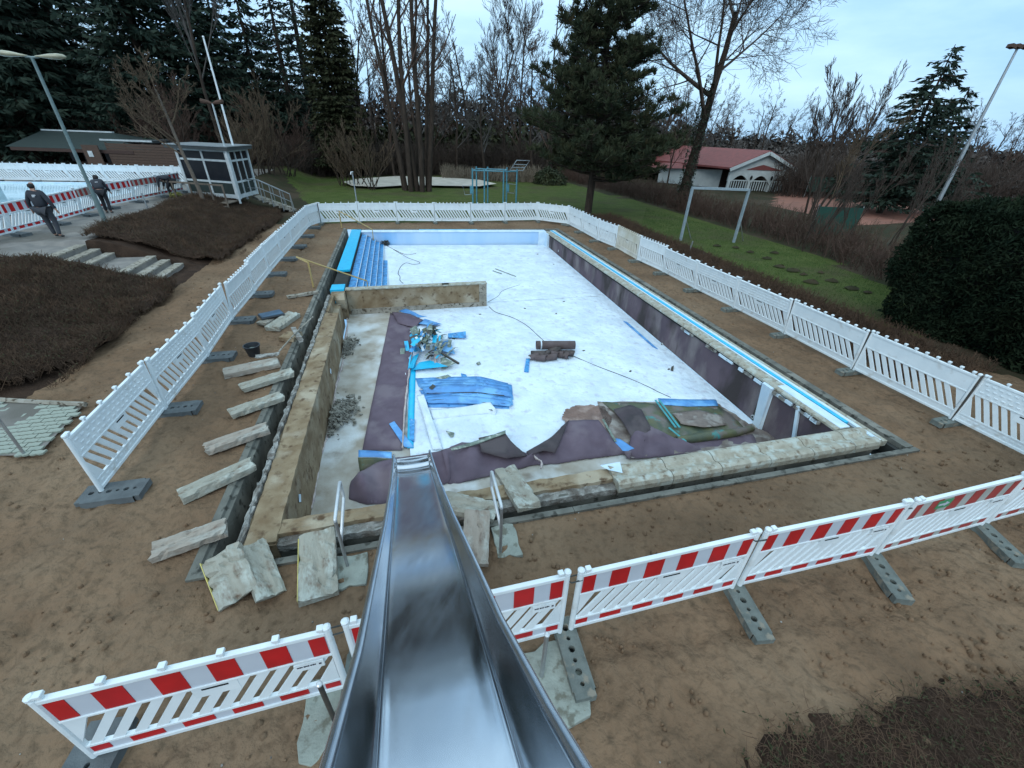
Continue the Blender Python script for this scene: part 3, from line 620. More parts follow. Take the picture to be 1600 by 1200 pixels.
# blue sheets stacked in the middle
t = sheet('liner_stack', 'stack of cut blue liner sheets lying flat on the white floor', 'liner sheets', None, (720, 615))
for k in range(9):
    j = lambda a=5: rnd.uniform(-a, a)
    y0 = lerp(590, 622, k/8); z = .03+.02*(k % 4)
    x0 = lerp(650, 664, k/8)+j(4); x1 = 797+j(4)
    cloth('blue_sheet', [(x0, y0+2+j(2), z), (700, y0-2+j(2), z+.02), (750, y0+j(2), z+.03), (x1, y0+7+j(2), z)], [(x0+5, y0+13+j(2), z-.01), (700, y0+13+j(2), z), (750, y0+14+j(2), z), (x1+2, y0+18+j(2), z-.01)], M['blue'], .012, 4, 18, .022, 40+k, t, .004)
    if k < 7:
        pathtube([(x0+8, y0+12+j(1)), (700, y0+12+j(2)), (740, y0+13+j(2)), (x1-10, y0+17+j(2))], .008, 'gap_shade', M['debris_dark'], t, dz=z+.018, wob=.008)  # dark line painted along the sheet for the shade between layers
b = MB(); P_ = [FG(*p, .11) for p in [(670, 606), (676, 600), (681, 603), (675, 609)]]; b.add(P_, [(0, 1, 2, 3)]); b.build('dark_patch', M['debris_dark'], t)
# white folded fleece strips
t = sheet('fleece_fold', 'folded white fleece strip beside the blue liner stack', 'fleece', None, (690, 660))
cloth('fleece_band', [(651, 618, .05), (662, 616, .1)], [(676, 702, .05), (692, 702, .05)], M['geotex'], .05, 24, 8, .02, 50, t, .01)
cloth('fleece_band', [(672, 640, .05), (720, 636, .08), (766, 628, .14), (776, 640, .1)], [(676, 656, .02), (720, 650, .03), (760, 646, .03), (774, 648, .02)], M['geotex'], .04, 7, 22, .02, 51, t, .01)
b = MB(); P_ = [FG(*p, .09) for p in [(757, 636), (763, 630), (770, 642), (764, 640)]]; b.add(P_, [(0, 1, 2, 3)]); b.build('dark_opening', M['hole'], t)
# torn liner debris heap
t = sheet('debris_heap', 'heap of torn cyan and grey liner strips and foam edging', 'debris heap', None, (672, 545))
cx = [((640, 500), (662, 528), .2, 'cyan', 3.2), ((640, 535), (652, 565), .1, 'cyan', 2.2), ((655, 575), (700, 568), .12, 'cyan', 2.4), ((660, 500), (690, 510), .3, 'blue', 2), ((645, 515), (660, 550), .25, 'cyan', 3)]
hc = FG(672, 545)
for k in range(95):
    a = rnd.uniform(0, 2*math.pi); rr_ = abs(rnd.gauss(0, .46)); c = hc+Vector((rr_*math.cos(a)*.8, rr_*math.sin(a)*1.1, 0)); hh = max(0.03, .75*(1-rr_/1.0))*rnd.uniform(.5, 1)
    L = rnd.uniform(.25, .75); w = rnd.uniform(.04, .14); dr = rnd.gauss(1.45, .45); tilt = rnd.uniform(-.35, .35)
    d = Vector((math.cos(dr)*math.cos(tilt), math.sin(dr)*math.cos(tilt), math.sin(tilt)))
    p0 = c+Vector((0, 0, hh))-d*L/2; s_ = Vector((-math.sin(dr), math.cos(dr), rnd.uniform(-.5, .5))).normalized()
    R_ = []
    for i in range(6):
        q = i/5; bend = .07*math.sin(q*math.pi*rnd.uniform(.8, 1.2)); pc = p0+d*L*q+Vector((0, 0, bend)); pc.z = max(pc.z, hc.z+.02)
        R_.append([pc-s_*w/2, pc+s_*w/2])
    col_ = rnd.choice(['debris_grey', 'debris_grey', 'debris_dark', 'cyan', 'stair_blue', 'debris_grey', 'green_slime', 'white_blue', 'debris_dark'])
    MB().grid(R_, .006).build('liner_strip', M[col_], t)
for pts, m_ in (([[(640, 524), (650, 512)], [(648, 555), (658, 546)]], 'cyan'), ([[(638, 575), (645, 557)], [(646, 580), (655, 552)]], 'cyan'), ([[(645, 578), (655, 566)], [(700, 577), (672, 563)]], 'cyan'), ([[(650, 505), (664, 498)], [(672, 512), (690, 506)]], 'blue'), ([[(688, 535), (702, 531)], [(690, 552), (711, 553)]], 'blue'), ([[(690, 577), (688, 560)], [(712, 572), (692, 558)]], 'debris_grey'), ([[(700, 521), (700, 527)], [(728, 522), (728, 528)]], 'stair_blue'), ([[(640, 514), (650, 508)], [(645, 528), (656, 520)]], 'debris_grey')):
    g = [[FG(*q, .08) for q in r] for r in pts]; g[1][0].z += .1; MB().grid(g, .006).build('liner_sheet', M[m_], t)
b = MB(); b.beam(FG(690, 552, .15), FG(717, 568, .04), .05, .05); b.build('dark_batten', M['debris_dark'], t)
b = MB(); b.tube([FG(680, 574, .06), FG(681, 553, .1)], .05, 10); b.build('tube_offcut', M['pale_tape'], t)
o = cloth('liner_scrap', [(622, 486, .04), (634, 482, .16), (642, 490, .1)], [(638, 492, .04), (652, 496, .04), (668, 494, .02)], M['blue'], .06, 6, 12, .03, 60); tag(o, 'crumpled blue liner scrap at the foot of the dividing wall', 'liner scrap')
for k, (pts, m_, lb) in enumerate((([[(608, 662), (616, 658)], [(632, 698), (646, 698)]], 'blue', 'long blue liner offcut lying across the felt just beyond the slide end'), ([[(640, 654), (648, 655)], [(640, 686), (647, 690)]], 'stair_blue', 'narrow scuffed blue strip beside the cyan border'),
        ([[(822, 560), (828, 560)], [(819, 580), (826, 581)]], 'stair_blue', 'small blue grey tile strip left of the carpet roll'), ([[(974, 501), (980, 503)], [(1020, 541), (1028, 545)]], 'blue', 'narrow blue liner strip along the foot of the right wall'),
        ([[(680, 590), (700, 585)], [(690, 592), (708, 591)]], 'debris_grey', 'curled grey liner scrap above the blue stack'), ([[(720, 583), (728, 585)], [(722, 590), (730, 589)]], 'stair_blue', 'small curled teal scrap above the blue stack'),
        ([[(697, 673), (710, 676)], [(704, 682), (708, 682)]], 'debris_grey', 'small green grey triangle scrap on the white fleece'), ([[(1049, 573), (1053, 571)], [(1048, 578), (1052, 579)]], 'debris_dark', 'tiny dark scrap near the right wall'),
        ([[(744, 567), (749, 564)], [(747, 570), (751, 568)]], 'debris_grey', 'tiny grey scrap right of the debris heap'))):
    g = [[FG(*q, .05) for q in r] for r in pts]; o = MB().grid(g, .02).build('liner_scrap', M[m_]); tag(o, lb, 'liner scrap')
for pts, lb in (([(774, 420), (790, 426), (806, 432)], 'thin grey batten pair on the far white floor'), ([(770, 423), (784, 428)], 'short thin stick beside the batten on the far floor')):
    b = MB(); b.tube([FG(*q, .03) for q in pts], .022, 6); o = b.build('thin_batten', M['debris_grey']); tag(o, lb, 'batten')
SPK = {(750, 491): 'small dark scrap in front of the dividing wall end', (869, 490): 'small dark scrap on the fleece above the carpet roll', (820, 482): 'tiny dark scrap between dividing wall end and the scrap above the roll', (824, 378): 'tiny dark scrap near the far wall on the white floor', (865, 413): 'tiny dark scrap by the upper part of the right wall', (881, 471): 'thin dark scrap halfway down the white floor near the right wall', (912, 548): 'small dark scrap right of the carpet roll', (1045, 577): 'dark scrap beside the tiny one near the right wall', (985, 580): 'dark scrap between cable and right wall', (840, 397): 'tiny dark scrap right of the thin batten pair'}
for px, py in ((750, 491), (869, 490), (820, 482), (824, 372+6), (865, 413), (881, 471), (912, 548), (1045, 577), (985, 580), (840, 397)):
    p = FG(px, py, .02); b = MB(); b.box(p, (.09, .05, .02), Matrix.Rotation(rnd.uniform(0, 3), 3, 'Z')); o = b.build('dirt_speck', M['debris_dark']); tag(o, SPK[(px, py)], 'scrap', 'small dark scraps on the white floor')
# wires
o = pathtube([(764, 479), (775, 488), (800, 496), (822, 508), (838, 522), (850, 533)], .012, 'cable', M['wire'], dz=.02); tag(o, 'thin dark cable from the dividing wall to the carpet roll', 'cable')
o = pathtube([(893, 555), (930, 571), (975, 588), (1010, 603), (1030, 613), (1048, 621)], .01, 'cable', M['wire'], dz=.02); tag(o, 'thin dark cable from the carpet roll to the stained liner', 'cable')
o = pathtube([(762, 472), (778, 463), (786, 454), (812, 445)], .009, 'cable', M['wire'], dz=.02); tag(o, 'thin dark cable running from the end of the dividing wall up the floor', 'cable')
o = pathtube([(630, 443), (625, 438), (625, 432), (622, 427), (626, 417), (634, 411), (645, 413), (655, 412), (654, 409), (640, 404), (632, 400), (615, 390)], .014, 'cable', M['wire'], dz=.02); tag(o, 'curly dark cable below the blue steps', 'cable')
o = pathtube([(604, 384), (620, 392), (635, 398), (650, 396)], .012, 'cable', M['twig_red'], dz=.02); tag(o, 'brown wire trailing from the tangle by the steps', 'cable')
b = MB(); rr = random.Random(3); c0 = FG(602, 379, .15)
for k in range(14): b.tube([c0+Vector((rr.gauss(0, .12), rr.gauss(0, .1), rr.uniform(-.12, .12))) for _ in range(5)], .02, 4)
o = b.build('cable_tangle', M['wire']); tag(o, 'black tangle at the foot of the far steps', 'tangle')
# carpet roll and crumpled pieces
t = sheet('carpet_roll', 'rolled brown felt carpet lying on top of crumpled liner', 'carpet roll', None, (865, 540))
a, c = FG(838, 539, .22), FG(898, 539, .2); b = MB(); n = 16
P_ = []
for i in range(9):
    q = i/8; pc = a.lerp(c, q); row = []
    for k in range(n+5):
        th = 2*math.pi*k/n; r_ = .135*(1-.02*k/n)*(1+.04*math.sin(3*th+q*2)); sd = Vector((-(c-a).y, (c-a).x, 0)).normalized()
        row.append(pc+sd*r_*math.cos(th)+Vector((0, 0, r_*math.sin(th))))
    P_.append(row)
b.grid(P_); o = b.build('roll', M['carpet'], t, smooth='full'); sol = o.modifiers.new('s', 'SOLIDIFY'); sol.thickness = .012
b = MB(); b.tube([a.lerp(c, .1), a.lerp(c, .13)], [.142, .142], 18); b.build('white_tie', M['geotex'], t)
for k in range(12):
    px = lerp(834, 892, (k+.5)/12)+rr.uniform(-3, 3); py = rr.uniform(548, 563); p = FG(px, py, .06); R_ = []
    w, L = rr.uniform(.25, .45), rr.uniform(.3, .6); az = rr.uniform(-.9, .9)
    for i in range(7):
        th = math.pi*1.4*i/6
        R_.append([p+Matrix.Rotation(az, 3, 'Z') @ Vector((s_*w+.02*math.sin(i*2+k), -math.cos(th)*.13-i*.03*L+.02*s_*math.sin(k), abs(math.sin(th))*.15*(1+.5*s_))) for s_ in (-.5, -.15, .2, .5)])
    o = MB().grid(R_).build('crumpled_liner', M['carpet_dark' if k % 2 else 'carpet'], t, smooth='full'); sol = o.modifiers.new('s', 'SOLIDIFY'); sol.thickness = .01
# rubble piles by the left wall
for px, py, R0, nn, lb in ((541, 543, .46, 330, 'far heap of grey mortar rubble against the left pool wall'), (527, 650, .6, 620, 'larger heap of grey mortar shards spilling onto the pale floor')):
    c = FG(px, py); t = thing('rubble_heap', lb, 'rubble heap', c); b = MB()
    for i in range(nn):
        a_ = rr.uniform(0, 6.283); q = abs(rr.gauss(0, .45)); p = c+R0*q*Vector((math.cos(a_)*.9, math.sin(a_)*1.5, 0)); hh = max(0, .2*(1-q))*rr.uniform(.3, 1)
        L = rr.uniform(.04, .14); m_ = Matrix.Rotation(rr.uniform(0, 3.1), 3, 'Z') @ Matrix.Rotation(rr.gauss(0, .6), 3, 'Y')
        if toUV(p)[0] < 1.0: p += UU*(1.02-toUV(p)[0])
        b.box(p+Vector((0, 0, hh+.015)), (L, L*rr.uniform(.2, .6), rr.uniform(.01, .04)), m_)
    o = b.build('shards', M['rubble'], t); o['kind'] = 'stuff'
# ================================================================== BARRIERS
LP = 2.08
def panel_proto(red=False, studs=(.08, .5, .92, 1.3, 1.7, 2.0), dimples=True, wide_slots=True, plain=False, pm='plastic', shm='sheet', redm='red', x0=0):
    t = thing('safety_barrier', '', 'barrier', (0, 0, -50))
    pl = M[pm]
    def part(b, nm, m=pl, bev=0, parent=t): return b.build(nm, m, parent, world=False, bevel=bev)
    part(MB().box((LP/2, 0, .965), (LP-.1, .05, .05)), 'top_rail', bev=.008)
    b = MB().box((LP/2, 0, .795), (LP-.1, .022, .29))
    if dimples:
        for r in range(3):
            for k in range(15):
                x = .14+k*.128+(.064 if r % 2 else 0)
                if x < LP-.12: b.box((x, 0, .71+r*.085), (.07, .04, .03))
    part(b, 'board', M[shm] if red else pl, bev=.006 if dimples else 0)
    part(MB().box((LP/2, 0, .637), (LP-.1, .045, .028)), 'middle_rail', bev=.006)
    b = MB().box((LP/2, 0, .125), (LP-.1, .022, .11))
    if dimples and not red:
        for k in range(15): b.box((.14+k*.128, 0, .125), (.06, .036, .03))
    part(b, 'lower_board', M[shm] if red else pl)
    part(MB().box((LP/2, 0, .19), (LP-.1, .04, .022)), 'lower_rail')
    part(MB().box((LP/2, 0, .045), (LP-.1, .05, .05)), 'bottom_rail', bev=.006)
    for x in (.03, LP-.03):
        o = part(MB().tube([(x, 0, .0), (x, 0, .99)], .03, 10), 'end_post')
        part(MB().lathe((x, 0, .985), [(.022, 0), (.022, .015), (.036, .03), (.036, .055), (.02, .07)], 10), 'knob', parent=o)
    for x in studs:
        part(MB().box((x, 0, 1.005), (.035, .035, .04)).box((x, 0, 1.035), (.055, .055, .035)), 'stud', bev=.006)
    # diagonal slats; the first and last slots are cut short by the web
    z0, z1 = .2, .622; n = 12; pit = (LP-.2)/n
    sh = MB().add([(-.046, -.012, 0), (.046, -.012, 0), (.046, .012, 0), (-.046, .012, 0)]+[(-.046-.27, -.012, z1-z0), (.046-.27, -.012, z1-z0), (.046-.27, .012, z1-z0), (-.046-.27, .012, z1-z0)],
                  [(0, 1, 2, 3), (4, 7, 6, 5), (0, 4, 5, 1), (2, 6, 7, 3), (1, 5, 6, 2), (0, 3, 7, 4)]).mesh('slat', pl)
    for k in range(2, n+1):
        o = bpy.data.objects.new('slat', sh); COL.objects.link(o); o.parent = t; o.location = (.1+k*pit-.02, 0, z0)
    part(MB().add([(.06, -.014, z0), (.24, -.014, z0), (.08, -.014, z1-.12), (.06, -.014, z1-.08), (.06, .014, z0), (.24, .014, z0), (.08, .014, z1-.12), (.06, .014, z1-.08)], [(0, 1, 2, 3), (7, 6, 5, 4), (0, 4, 5, 1), (1, 5, 6, 2), (2, 6, 7, 3), (3, 7, 4, 0)]), 'web')
    part(MB().add([(LP-.06, -.014, z1), (LP-.22, -.014, z1), (LP-.08, -.014, z0+.12), (LP-.06, -.014, z0+.08), (LP-.06, .014, z1), (LP-.22, .014, z1), (LP-.08, .014, z0+.12), (LP-.06, .014, z0+.08)], [(3, 2, 1, 0), (4, 5, 6, 7), (0, 1, 5, 4), (1, 2, 6, 5), (2, 3, 7, 6), (3, 0, 4, 7)]), 'web')
    # grip plate in the middle
    if not plain:
        o = part(MB().box((LP/2-.06, 0, z1-.07), (.34, .03, .14)), 'grip_plate')
        part(MB().box((LP/2-.06, 0, z1-.03), (.2, .034, .022)), 'grip_slot', M['hole'], parent=o)
    if red:
        for k in range(-1, 5):
            xc = LP/2+(k-1.5)*.385; w = .2
            if k == -1: xc, w = .13, .13
            if k == 4: xc, w = LP-.13, .13
            for s in (-1, 1):
                part(MB().box((xc, s*.0135, .795), (w, .004, .272)), 'red_stripe', M[redm])
                part(MB().box((xc, s*.0135, .125), (w+.04 if w > .15 else w, .004, .088)), 'red_stripe', M[redm])
        # small printed maker's plate (unreadable print)
        for s, xs in ((1, .2), (-1, .2)):
            b = MB(); x = xs
            for k in range(9):
                w = .009+.004*((k*7) % 3); b.box((x, s*.032, .575), (w, .003, .014+.004*(k % 2))); x += w+.005
            b.box((xs-.04, s*.032, .57), (.02, .003, .02)); part(b, 'small_print', M['black_print'])
            part(MB().box((xs+.05, s*.022, .565), (.24, .016, .1)), 'name_plate', pl)
    return t
protoA = panel_proto(True, (.08, .42, .82, 1.22, 1.62, 2.0), False)
protoC = panel_proto(True, (.1, LP-.1), False)
protoD = panel_proto(True, (.1, LP-.1), False, shm='sheet_dirty', redm='red_faded')
protoW = panel_proto(False, (.08, .42, .82, 1.22, 1.62, 2.0), True)
protoP = panel_proto(False, tuple(.12+.204*k for k in range(10)), False, plain=True)
protoY = panel_proto(False, tuple(.12+.167*k for k in range(12)), False, pm='plastic_dirty')
PZ = .1
def pmatrix(a, c, lean=Vector((0, 0, 0))):
    "a: ground point where the panel's left end (seen from inside) stands"
    x = (c-a); L = x.length; x.normalize(); z = (Vector((0, 0, 1))+lean); z = (z-x*z.dot(x)).normalized(); y = z.cross(x)
    s = L/LP
    m = Matrix((x*s, y, z)).transposed().to_4x4(); m.translation = a
    return m
usedp = set()
def put_panel(proto, a, c, label, group, lean=Vector((0, 0, 0))):
    m = pmatrix(a, c, lean)
    if proto.name not in usedp:
        usedp.add(proto.name); proto.matrix_basis = m; proto['label'] = label; proto['group'] = group; return proto
    return dup(proto, label, group, matrix=m)
def leanof(bot, top):
    b_, t_ = G(*bot, PZ), G(*top, PZ+1.0); d = t_-b_; d.z = 0; return d*.8
ordn = ['first', 'second', 'third', 'fourth', 'fifth', 'sixth', 'seventh', 'eighth', 'ninth', 'tenth', 'eleventh', 'twelfth']
# feet ---------------------------------------------------------------
def foot_proto(m, L=.82, w=.24, h=.1, post=False):
    t = thing('ballast_block', '', 'ballast block', (0, 0, -50)); b = MB()
    xs = [-L/2+.07+i*(L-.14)/6 for i in range(7)]
    b.box((-L/2+.035, 0, h/2), (.07, w*.9, h)).box((L/2-.035, 0, h/2), (.07, w*.9, h))
    for i in range(6):
        x0, x1 = xs[i], xs[i+1]; xc_ = (x0+x1)/2; r = .038 if i % 2 == 0 else .024; n = 8
        oc = [(x1, 0), (x1, w/2), (xc_, w/2), (x0, w/2), (x0, 0), (x0, -w/2), (xc_, -w/2), (x1, -w/2)]
        ic = [(xc_+r*math.cos(a*math.pi/4), r*math.sin(a*math.pi/4)) for a in range(8)]
        vs = [(p[0], p[1], h) for p in oc]+[(p[0], p[1], h) for p in ic]+[(p[0], p[1], .02) for p in ic]+[(p[0], p[1]*1.04, 0) for p in oc]
        b.add(vs, [(k, (k+1) % 8, 8+(k+1) % 8, 8+k) for k in range(8)]+[(8+k, 8+(k+1) % 8, 16+(k+1) % 8, 16+k) for k in range(8)]+[tuple(range(16, 24))]+[(1, 2, 26, 25), (2, 3, 27, 26), (5, 6, 30, 29), (6, 7, 31, 30)])
    b.build('block', m, t, world=False)
    b2 = MB(); b2.box((0, 0, .025), (L*.75, w*.5, .012)).build('hole_shade', M['hole'], t, world=False)  # black plate paints the shade at the bottom of the holes
    if post:
        MB().tube([(0, 0, .05), (0, 0, 1.14)], .024, 8).build('pole', M['dark_post'], t, world=False)
    return t
footN = foot_proto(M['foot']); footG = foot_proto(M['foot_grey'], .8, .4, .1); footP = foot_proto(M['foot'], .8, .22, .1, True)
usedf = set()
def put_foot(proto, p, ang, label, group, lean=None):
    m = Matrix.Translation(p) @ Matrix.Rotation(ang, 4, 'Z')
    if proto.name not in usedf:
        usedf.add(proto.name); proto.matrix_basis = m; proto['label'] = label; proto['group'] = group; return proto
    return dup(proto, label, group, matrix=m)
# near red and white row (seen from outside; inside faces the pool)
near_row = [((142, 1181), (42, 1097), (547, 1071), (515, 979), protoA, 'red and white barrier panel at the near left, leftmost of the near row'),
            ((562, 1066), (533, 973), (878, 985), (893, 896), protoC, 'red and white barrier panel half hidden behind the steel slide'),
            ((888, 982), (906, 891), (1146, 916), (1183, 835), protoC, 'clean red and white barrier panel directly right of the slide'),
            ((1152, 914), (1194, 832), (1362, 865), (1413, 786), protoC, 'red and white barrier panel in the middle of the near right row'),
            ((1367, 864), (1421, 784), (1534, 818), (1588, 748), protoD, 'grimy red and white barrier panel carrying a small green sticker'),
            ((1540, 816), (1596, 742), (1680, 778), (1752, 706), protoD, 'red and white barrier panel cut off by the right picture edge')]
for b0, t0, b1, t1, pr, lb in near_row:
    a, c = G(*b0, PZ), G(*b1, PZ); ln = (leanof(b0, t0)+leanof(b1, t1))*.5
    o = put_panel(pr, c, a, lb, 'red and white barrier panels of the near row', ln)
# feet of the near row
def gdir(a, c): d = (c-a); return math.atan2(d.y, d.x)
for pa, pc, lb in (((886, 990), (906, 1055), 'grey block foot with five holes just right of the slide'), ((1150, 918), (1186, 980), 'grey block foot under the joint right of the slide, second from it'), ((1366, 868), (1402, 918), 'pale grey holed foot under the third joint right of the slide'), ((1538, 822), (1585, 866), 'pale grey holed foot nearest the right picture edge')):
    a, c = G(*pa, .1), G(*pc, .1); d = (c-a).normalized(); ctr = a+d*.22; ctr.z = 0; put_foot(footN, ctr, gdir(a, c), lb, 'block feet under the near barrier row')
a = G(150, 1186, .1); put_foot(footG, Vector((a.x-.03, a.y-.1, 0)), rad(100), 'dark grey block foot under the near left corner of the red and white row', 'block feet under the near barrier row')
a = G(553, 1076, .1); put_foot(footN, Vector((a.x, a.y, 0)), rad(100), 'grey block foot under the joint just left of the slide', 'block feet under the near barrier row')
# black ties between the near panels
for p0, p1, lb in (((513, 988), (536, 982), 'left of the slide'), ((891, 906), (907, 902), 'just right of the slide'), ((1178, 842), (1194, 840), 'at the middle joint of the near row'), ((1409, 792), (1421, 791), 'beside the grimy panel')):
    a, c = G(*p0, 1.0), G(*p1, 1.0); d = (c-a).normalized(); s = Vector((-d.y, d.x, 0)); pts = [a+s*.035, c+s*.035, c+d*.03, c-s*.035, a-s*.035, a-d*.03]
    o = MB().tube(pts, .008, 5, closed=True).build('cable_tie', M['wire']); tag(o, 'black tie joining two red and white panels '+lb, 'cable tie')

def run(pts_px, kinds, lab, group, leans=None, feet=None, footlab=None, z=PZ, tops=None):
    P = [G(x, y, z) for x, y in pts_px]
    for i in range(len(P)-1):
        ln = Vector((0, 0, 0))
        if tops and tops[i] and tops[i+1]: ln = (leanof(pts_px[i], tops[i])+leanof(pts_px[i+1], tops[i+1]))*.5
        if tops and tops[i] and not tops[i+1]: ln = leanof(pts_px[i], tops[i])
        put_panel(kinds[i], P[i], P[i+1], lab(i), group, ln)
    return P
# left row, seen from inside, near to far
L_px = [(157, 769), (259, 638), (325, 556), (363, 499), (397, 458), (421, 427), (441, 403)]
PL = [G(x, y, PZ) for x, y in L_px]; e = G(483, 354, PZ); PL += [PL[-1].lerp(e, k/3) for k in (1, 2, 3)]; PL.append(G(502, 347.5, PZ))
kindsL = [protoW, protoW, protoW, protoP, protoP, protoP, protoW, protoW, protoW, protoP]
for i in range(len(PL)-1):
    ln = leanof(L_px[0], (97.5, 688.5)) if i == 0 else (leanof(L_px[i], {1: (221, 574), 2: (295, 500), 3: (344.5, 452)}[i]) if i in (1, 2, 3) else Vector((0, 0, 0)))
    put_panel(kindsL[i], PL[i], PL[i+1], f'white barrier panel, {ordn[i]} from the near end of the left row', 'white barrier panels around the pool', ln)
for i in range(0, len(PL)-1):
    p = PL[i].copy(); p.z = 0; d = PL[i+1]-PL[i]; put_foot(footG, p+UU*.16, A15, f'grey rubber foot under the left barrier row, {ordn[i]} from its near end', 'rubber feet under the white barriers')
F_px = [(502, 348), (562, 346), (621, 345.5), (679.7, 346), (735.6, 346), (788.5, 345), (839, 344), (887, 350)]
run(F_px, [protoW, protoW, protoW, protoP, protoW, protoW, protoW], lambda i: f'white barrier panel in the far row, {ordn[i]} from its left end', 'white barrier panels around the pool')
Q_px = [(887, 350), (908, 361), (933, 375), (962, 387), (995, 406), (1036, 425), (1085, 451), (1146, 481), (1225, 521), (1332, 577), (1487, 655), (1680, 752)]
kq = [protoW, protoW, protoW, protoY, protoP, protoW, protoW, protoW, protoP, protoP, protoW]
tq = [None]*5+[(1044, 390), (1096, 410), (1160, 439), (1244, 471), (1362, 521), (1536, 587), None]
PQ = run(Q_px, kq, lambda i: (f'yellowed old barrier panel in the right row, fourth from the far corner' if i == 3 else f'white barrier panel in the right row, {ordn[i]} from the far corner'), 'white barrier panels around the pool', tops=tq)
for i, (x, y) in enumerate(F_px[:-1]):
    p = G(x, y, PZ); p.z = 0; put_foot(footP, p, rad(105), f'block foot with dark pole in the far barrier row, {ordn[i]} from its left end', 'block feet with poles under the white barriers')
for i, (x, y) in enumerate(Q_px):
    p = G(x, y, PZ); p.z = 0; o = put_foot(footP, p, rad(195) if i else rad(150), f'block foot with dark pole in the right barrier row, {ordn[i]} from the far corner', 'block feet with poles under the white barriers')
# upper terrace rows
tz = TER+.1
rk = [G(-60, 384, tz), G(0, 369, tz), G(94, 345, tz), G(169, 322, tz), G(287, 298, tz)]
RT = [p.copy() for p in resample([(p.x, p.y, p.z) for p in rk], max(2, round(sum((rk[i+1]-rk[i]).length for i in range(4))/2.12)+1))]; nr = len(RT)-1
for i in range(nr): put_panel([protoC, protoD][i % 2 and i > 2], RT[i+1], RT[i], f'red and white barrier panel on the terrace, {ordn[i]} from the left picture edge', 'red and white barrier panels on the terrace')
for i in range(nr+1):
    put_foot(footG, Vector((RT[i].x+.1, RT[i].y, TER)), rad(-5), f'black rubber foot on the terrace, {ordn[i]} from the left picture edge', 'rubber feet of the terrace barriers')
wa, wb = G(-5, 281, tz), G(292, 286, tz); wd = (wb-wa).normalized(); nw_ = min(12, int((wb-wa).length/2.12)+1)
for i in range(nw_): put_panel(protoW, wa+wd*2.12*i, wa+wd*2.12*(i+1), f'white barrier panel behind the upper pool, {ordn[i]} from the left picture edge', 'white barrier panels behind the upper pool')
for i in range(nw_):
    p = wa+wd*2.12*i; put_foot(footG, Vector((p.x, p.y-.1, TER)), rad(0), f'black rubber foot behind the upper pool, {ordn[i]} from the left picture edge', 'rubber feet behind the upper pool')
# upper pool
wp = [G(-40, 345, TER), G(-40, 286, TER), G(60, 287, TER), G(150, 288, TER), G(222, 290, TER), G(205, 302, TER), G(120, 322, TER)]
for p in wp: p.z = TER+.035
o = MB().add(wp, [tuple(range(len(wp)))]).build('upper_pool_water', M['pool_water']); o['kind'] = 'structure'
b = MB()
for i in (1, 2, 3): b.beam(wp[i]+Vector((0, .12, .02)), wp[i+1]+Vector((0, .12, .02)), .22, .07)
tag(b.build('pool_edge', M['white_blue']), 'pale blue edge of the upper pool', 'pool edge')

# ================================================================== SLABS AND RUBBLE ROUND THE POOL
def slab(name, label, px0, px1, w, h, m='coping', z=0.02, z1=None, group=None, rounded=True, cat='concrete slab', roll=0, edge=None, chips=2, seed=1):
    r_ = random.Random(seed); a = G(*px0, z+h*.5); c = G(*px1, (z if z1 is None else z1)+h*.5)
    x = (c-a); L = x.length; x.normalize(); y = Vector((0, 0, 1)).cross(x).normalized(); zz = x.cross(y)
    if roll: R3 = Matrix.Rotation(roll, 3, x); y = R3 @ y; zz = R3 @ zz
    m4 = Matrix((x, y, zz)).transposed().to_4x4(); m4.translation = (a+c)/2
    t = thing(name, label, cat, matrix=m4, group=group)
    prof = [(-w/2, -h/2), (-w/2, h*.32), (-w*.36, h/2), (-w*.12, h*.42), (0, h*.3), (w*.1, h*.3), (w*.2, h*.46), (w*.4, h/2), (w/2, h*.34), (w/2, -h/2)] if rounded else [(-w/2, -h/2), (-w/2, h*.42), (-w*.44, h/2), (0, h*.52), (w*.44, h/2), (w/2, h*.42), (w/2, -h/2)]
    nseg = 14; b = MB(); vs = []; n = len(prof)
    for i in range(nseg+1):
        q = i/nseg; ex = (r_.uniform(-.03, .03) if i in (0, nseg) else 0)
        for k, (py, pz) in enumerate(prof):
            j = r_.uniform(-1, 1); X_ = -L/2+L*q+ex+(r_.uniform(-.025, .025) if i in (0, nseg) else 0)
            chip = .03 if r_.random() < .1 else 0
            vs.append((X_, py+j*.005-math.copysign(chip*.6, py), pz+r_.uniform(-.004, .004)-(chip if pz > 0 else 0)))
    fs = [(i*n+k, i*n+(k+1) % n, (i+1)*n+(k+1) % n, (i+1)*n+k) for i in range(nseg) for k in range(n)]+[tuple(range(n))[::-1], tuple(nseg*n+k for k in range(n))]
    b.add(vs, fs).build('slab', M[m], t, world=False)
    if edge: MB().box((0, edge*(w/2+.003), .0), (L*.97, .008, h*.75)).build('painted_edge', M['yellow_edge'], t, world=False)
    return t
slabs = [((240, 862), (356, 822), .28, .12, 'long pale coping slab across the kerb, nearest the near left corner', 'slab_pink'), ((283, 775), (396, 724), .27, .13, 'cracked pale coping slab across the kerb, second from the near corner', 'slab'),
 ((320, 702), (418, 668), .26, .13, 'pale coping slab across the kerb, third from the near corner', 'slab_pink'), ((358, 647), (441, 618), .26, .12, 'pale coping slab across the kerb, fourth from the near corner', 'slab'),
 ((378, 606), (457, 581), .26, .12, 'narrow pale coping slab across the kerb, fifth from the near corner', 'slab'), ((352, 583), (433, 566), .36, .12, 'broad rough slab on the sand beside the black tub', 'slab_pink')]
for k, (p0, p1, w, h_, lb, m_) in enumerate(slabs): slab('coping_slab', lb, p0, p1, w, h_, m_, z=.04 if k < 5 else .0, group='concrete slabs beside the kerb', seed=k+3, rounded=k != 5)
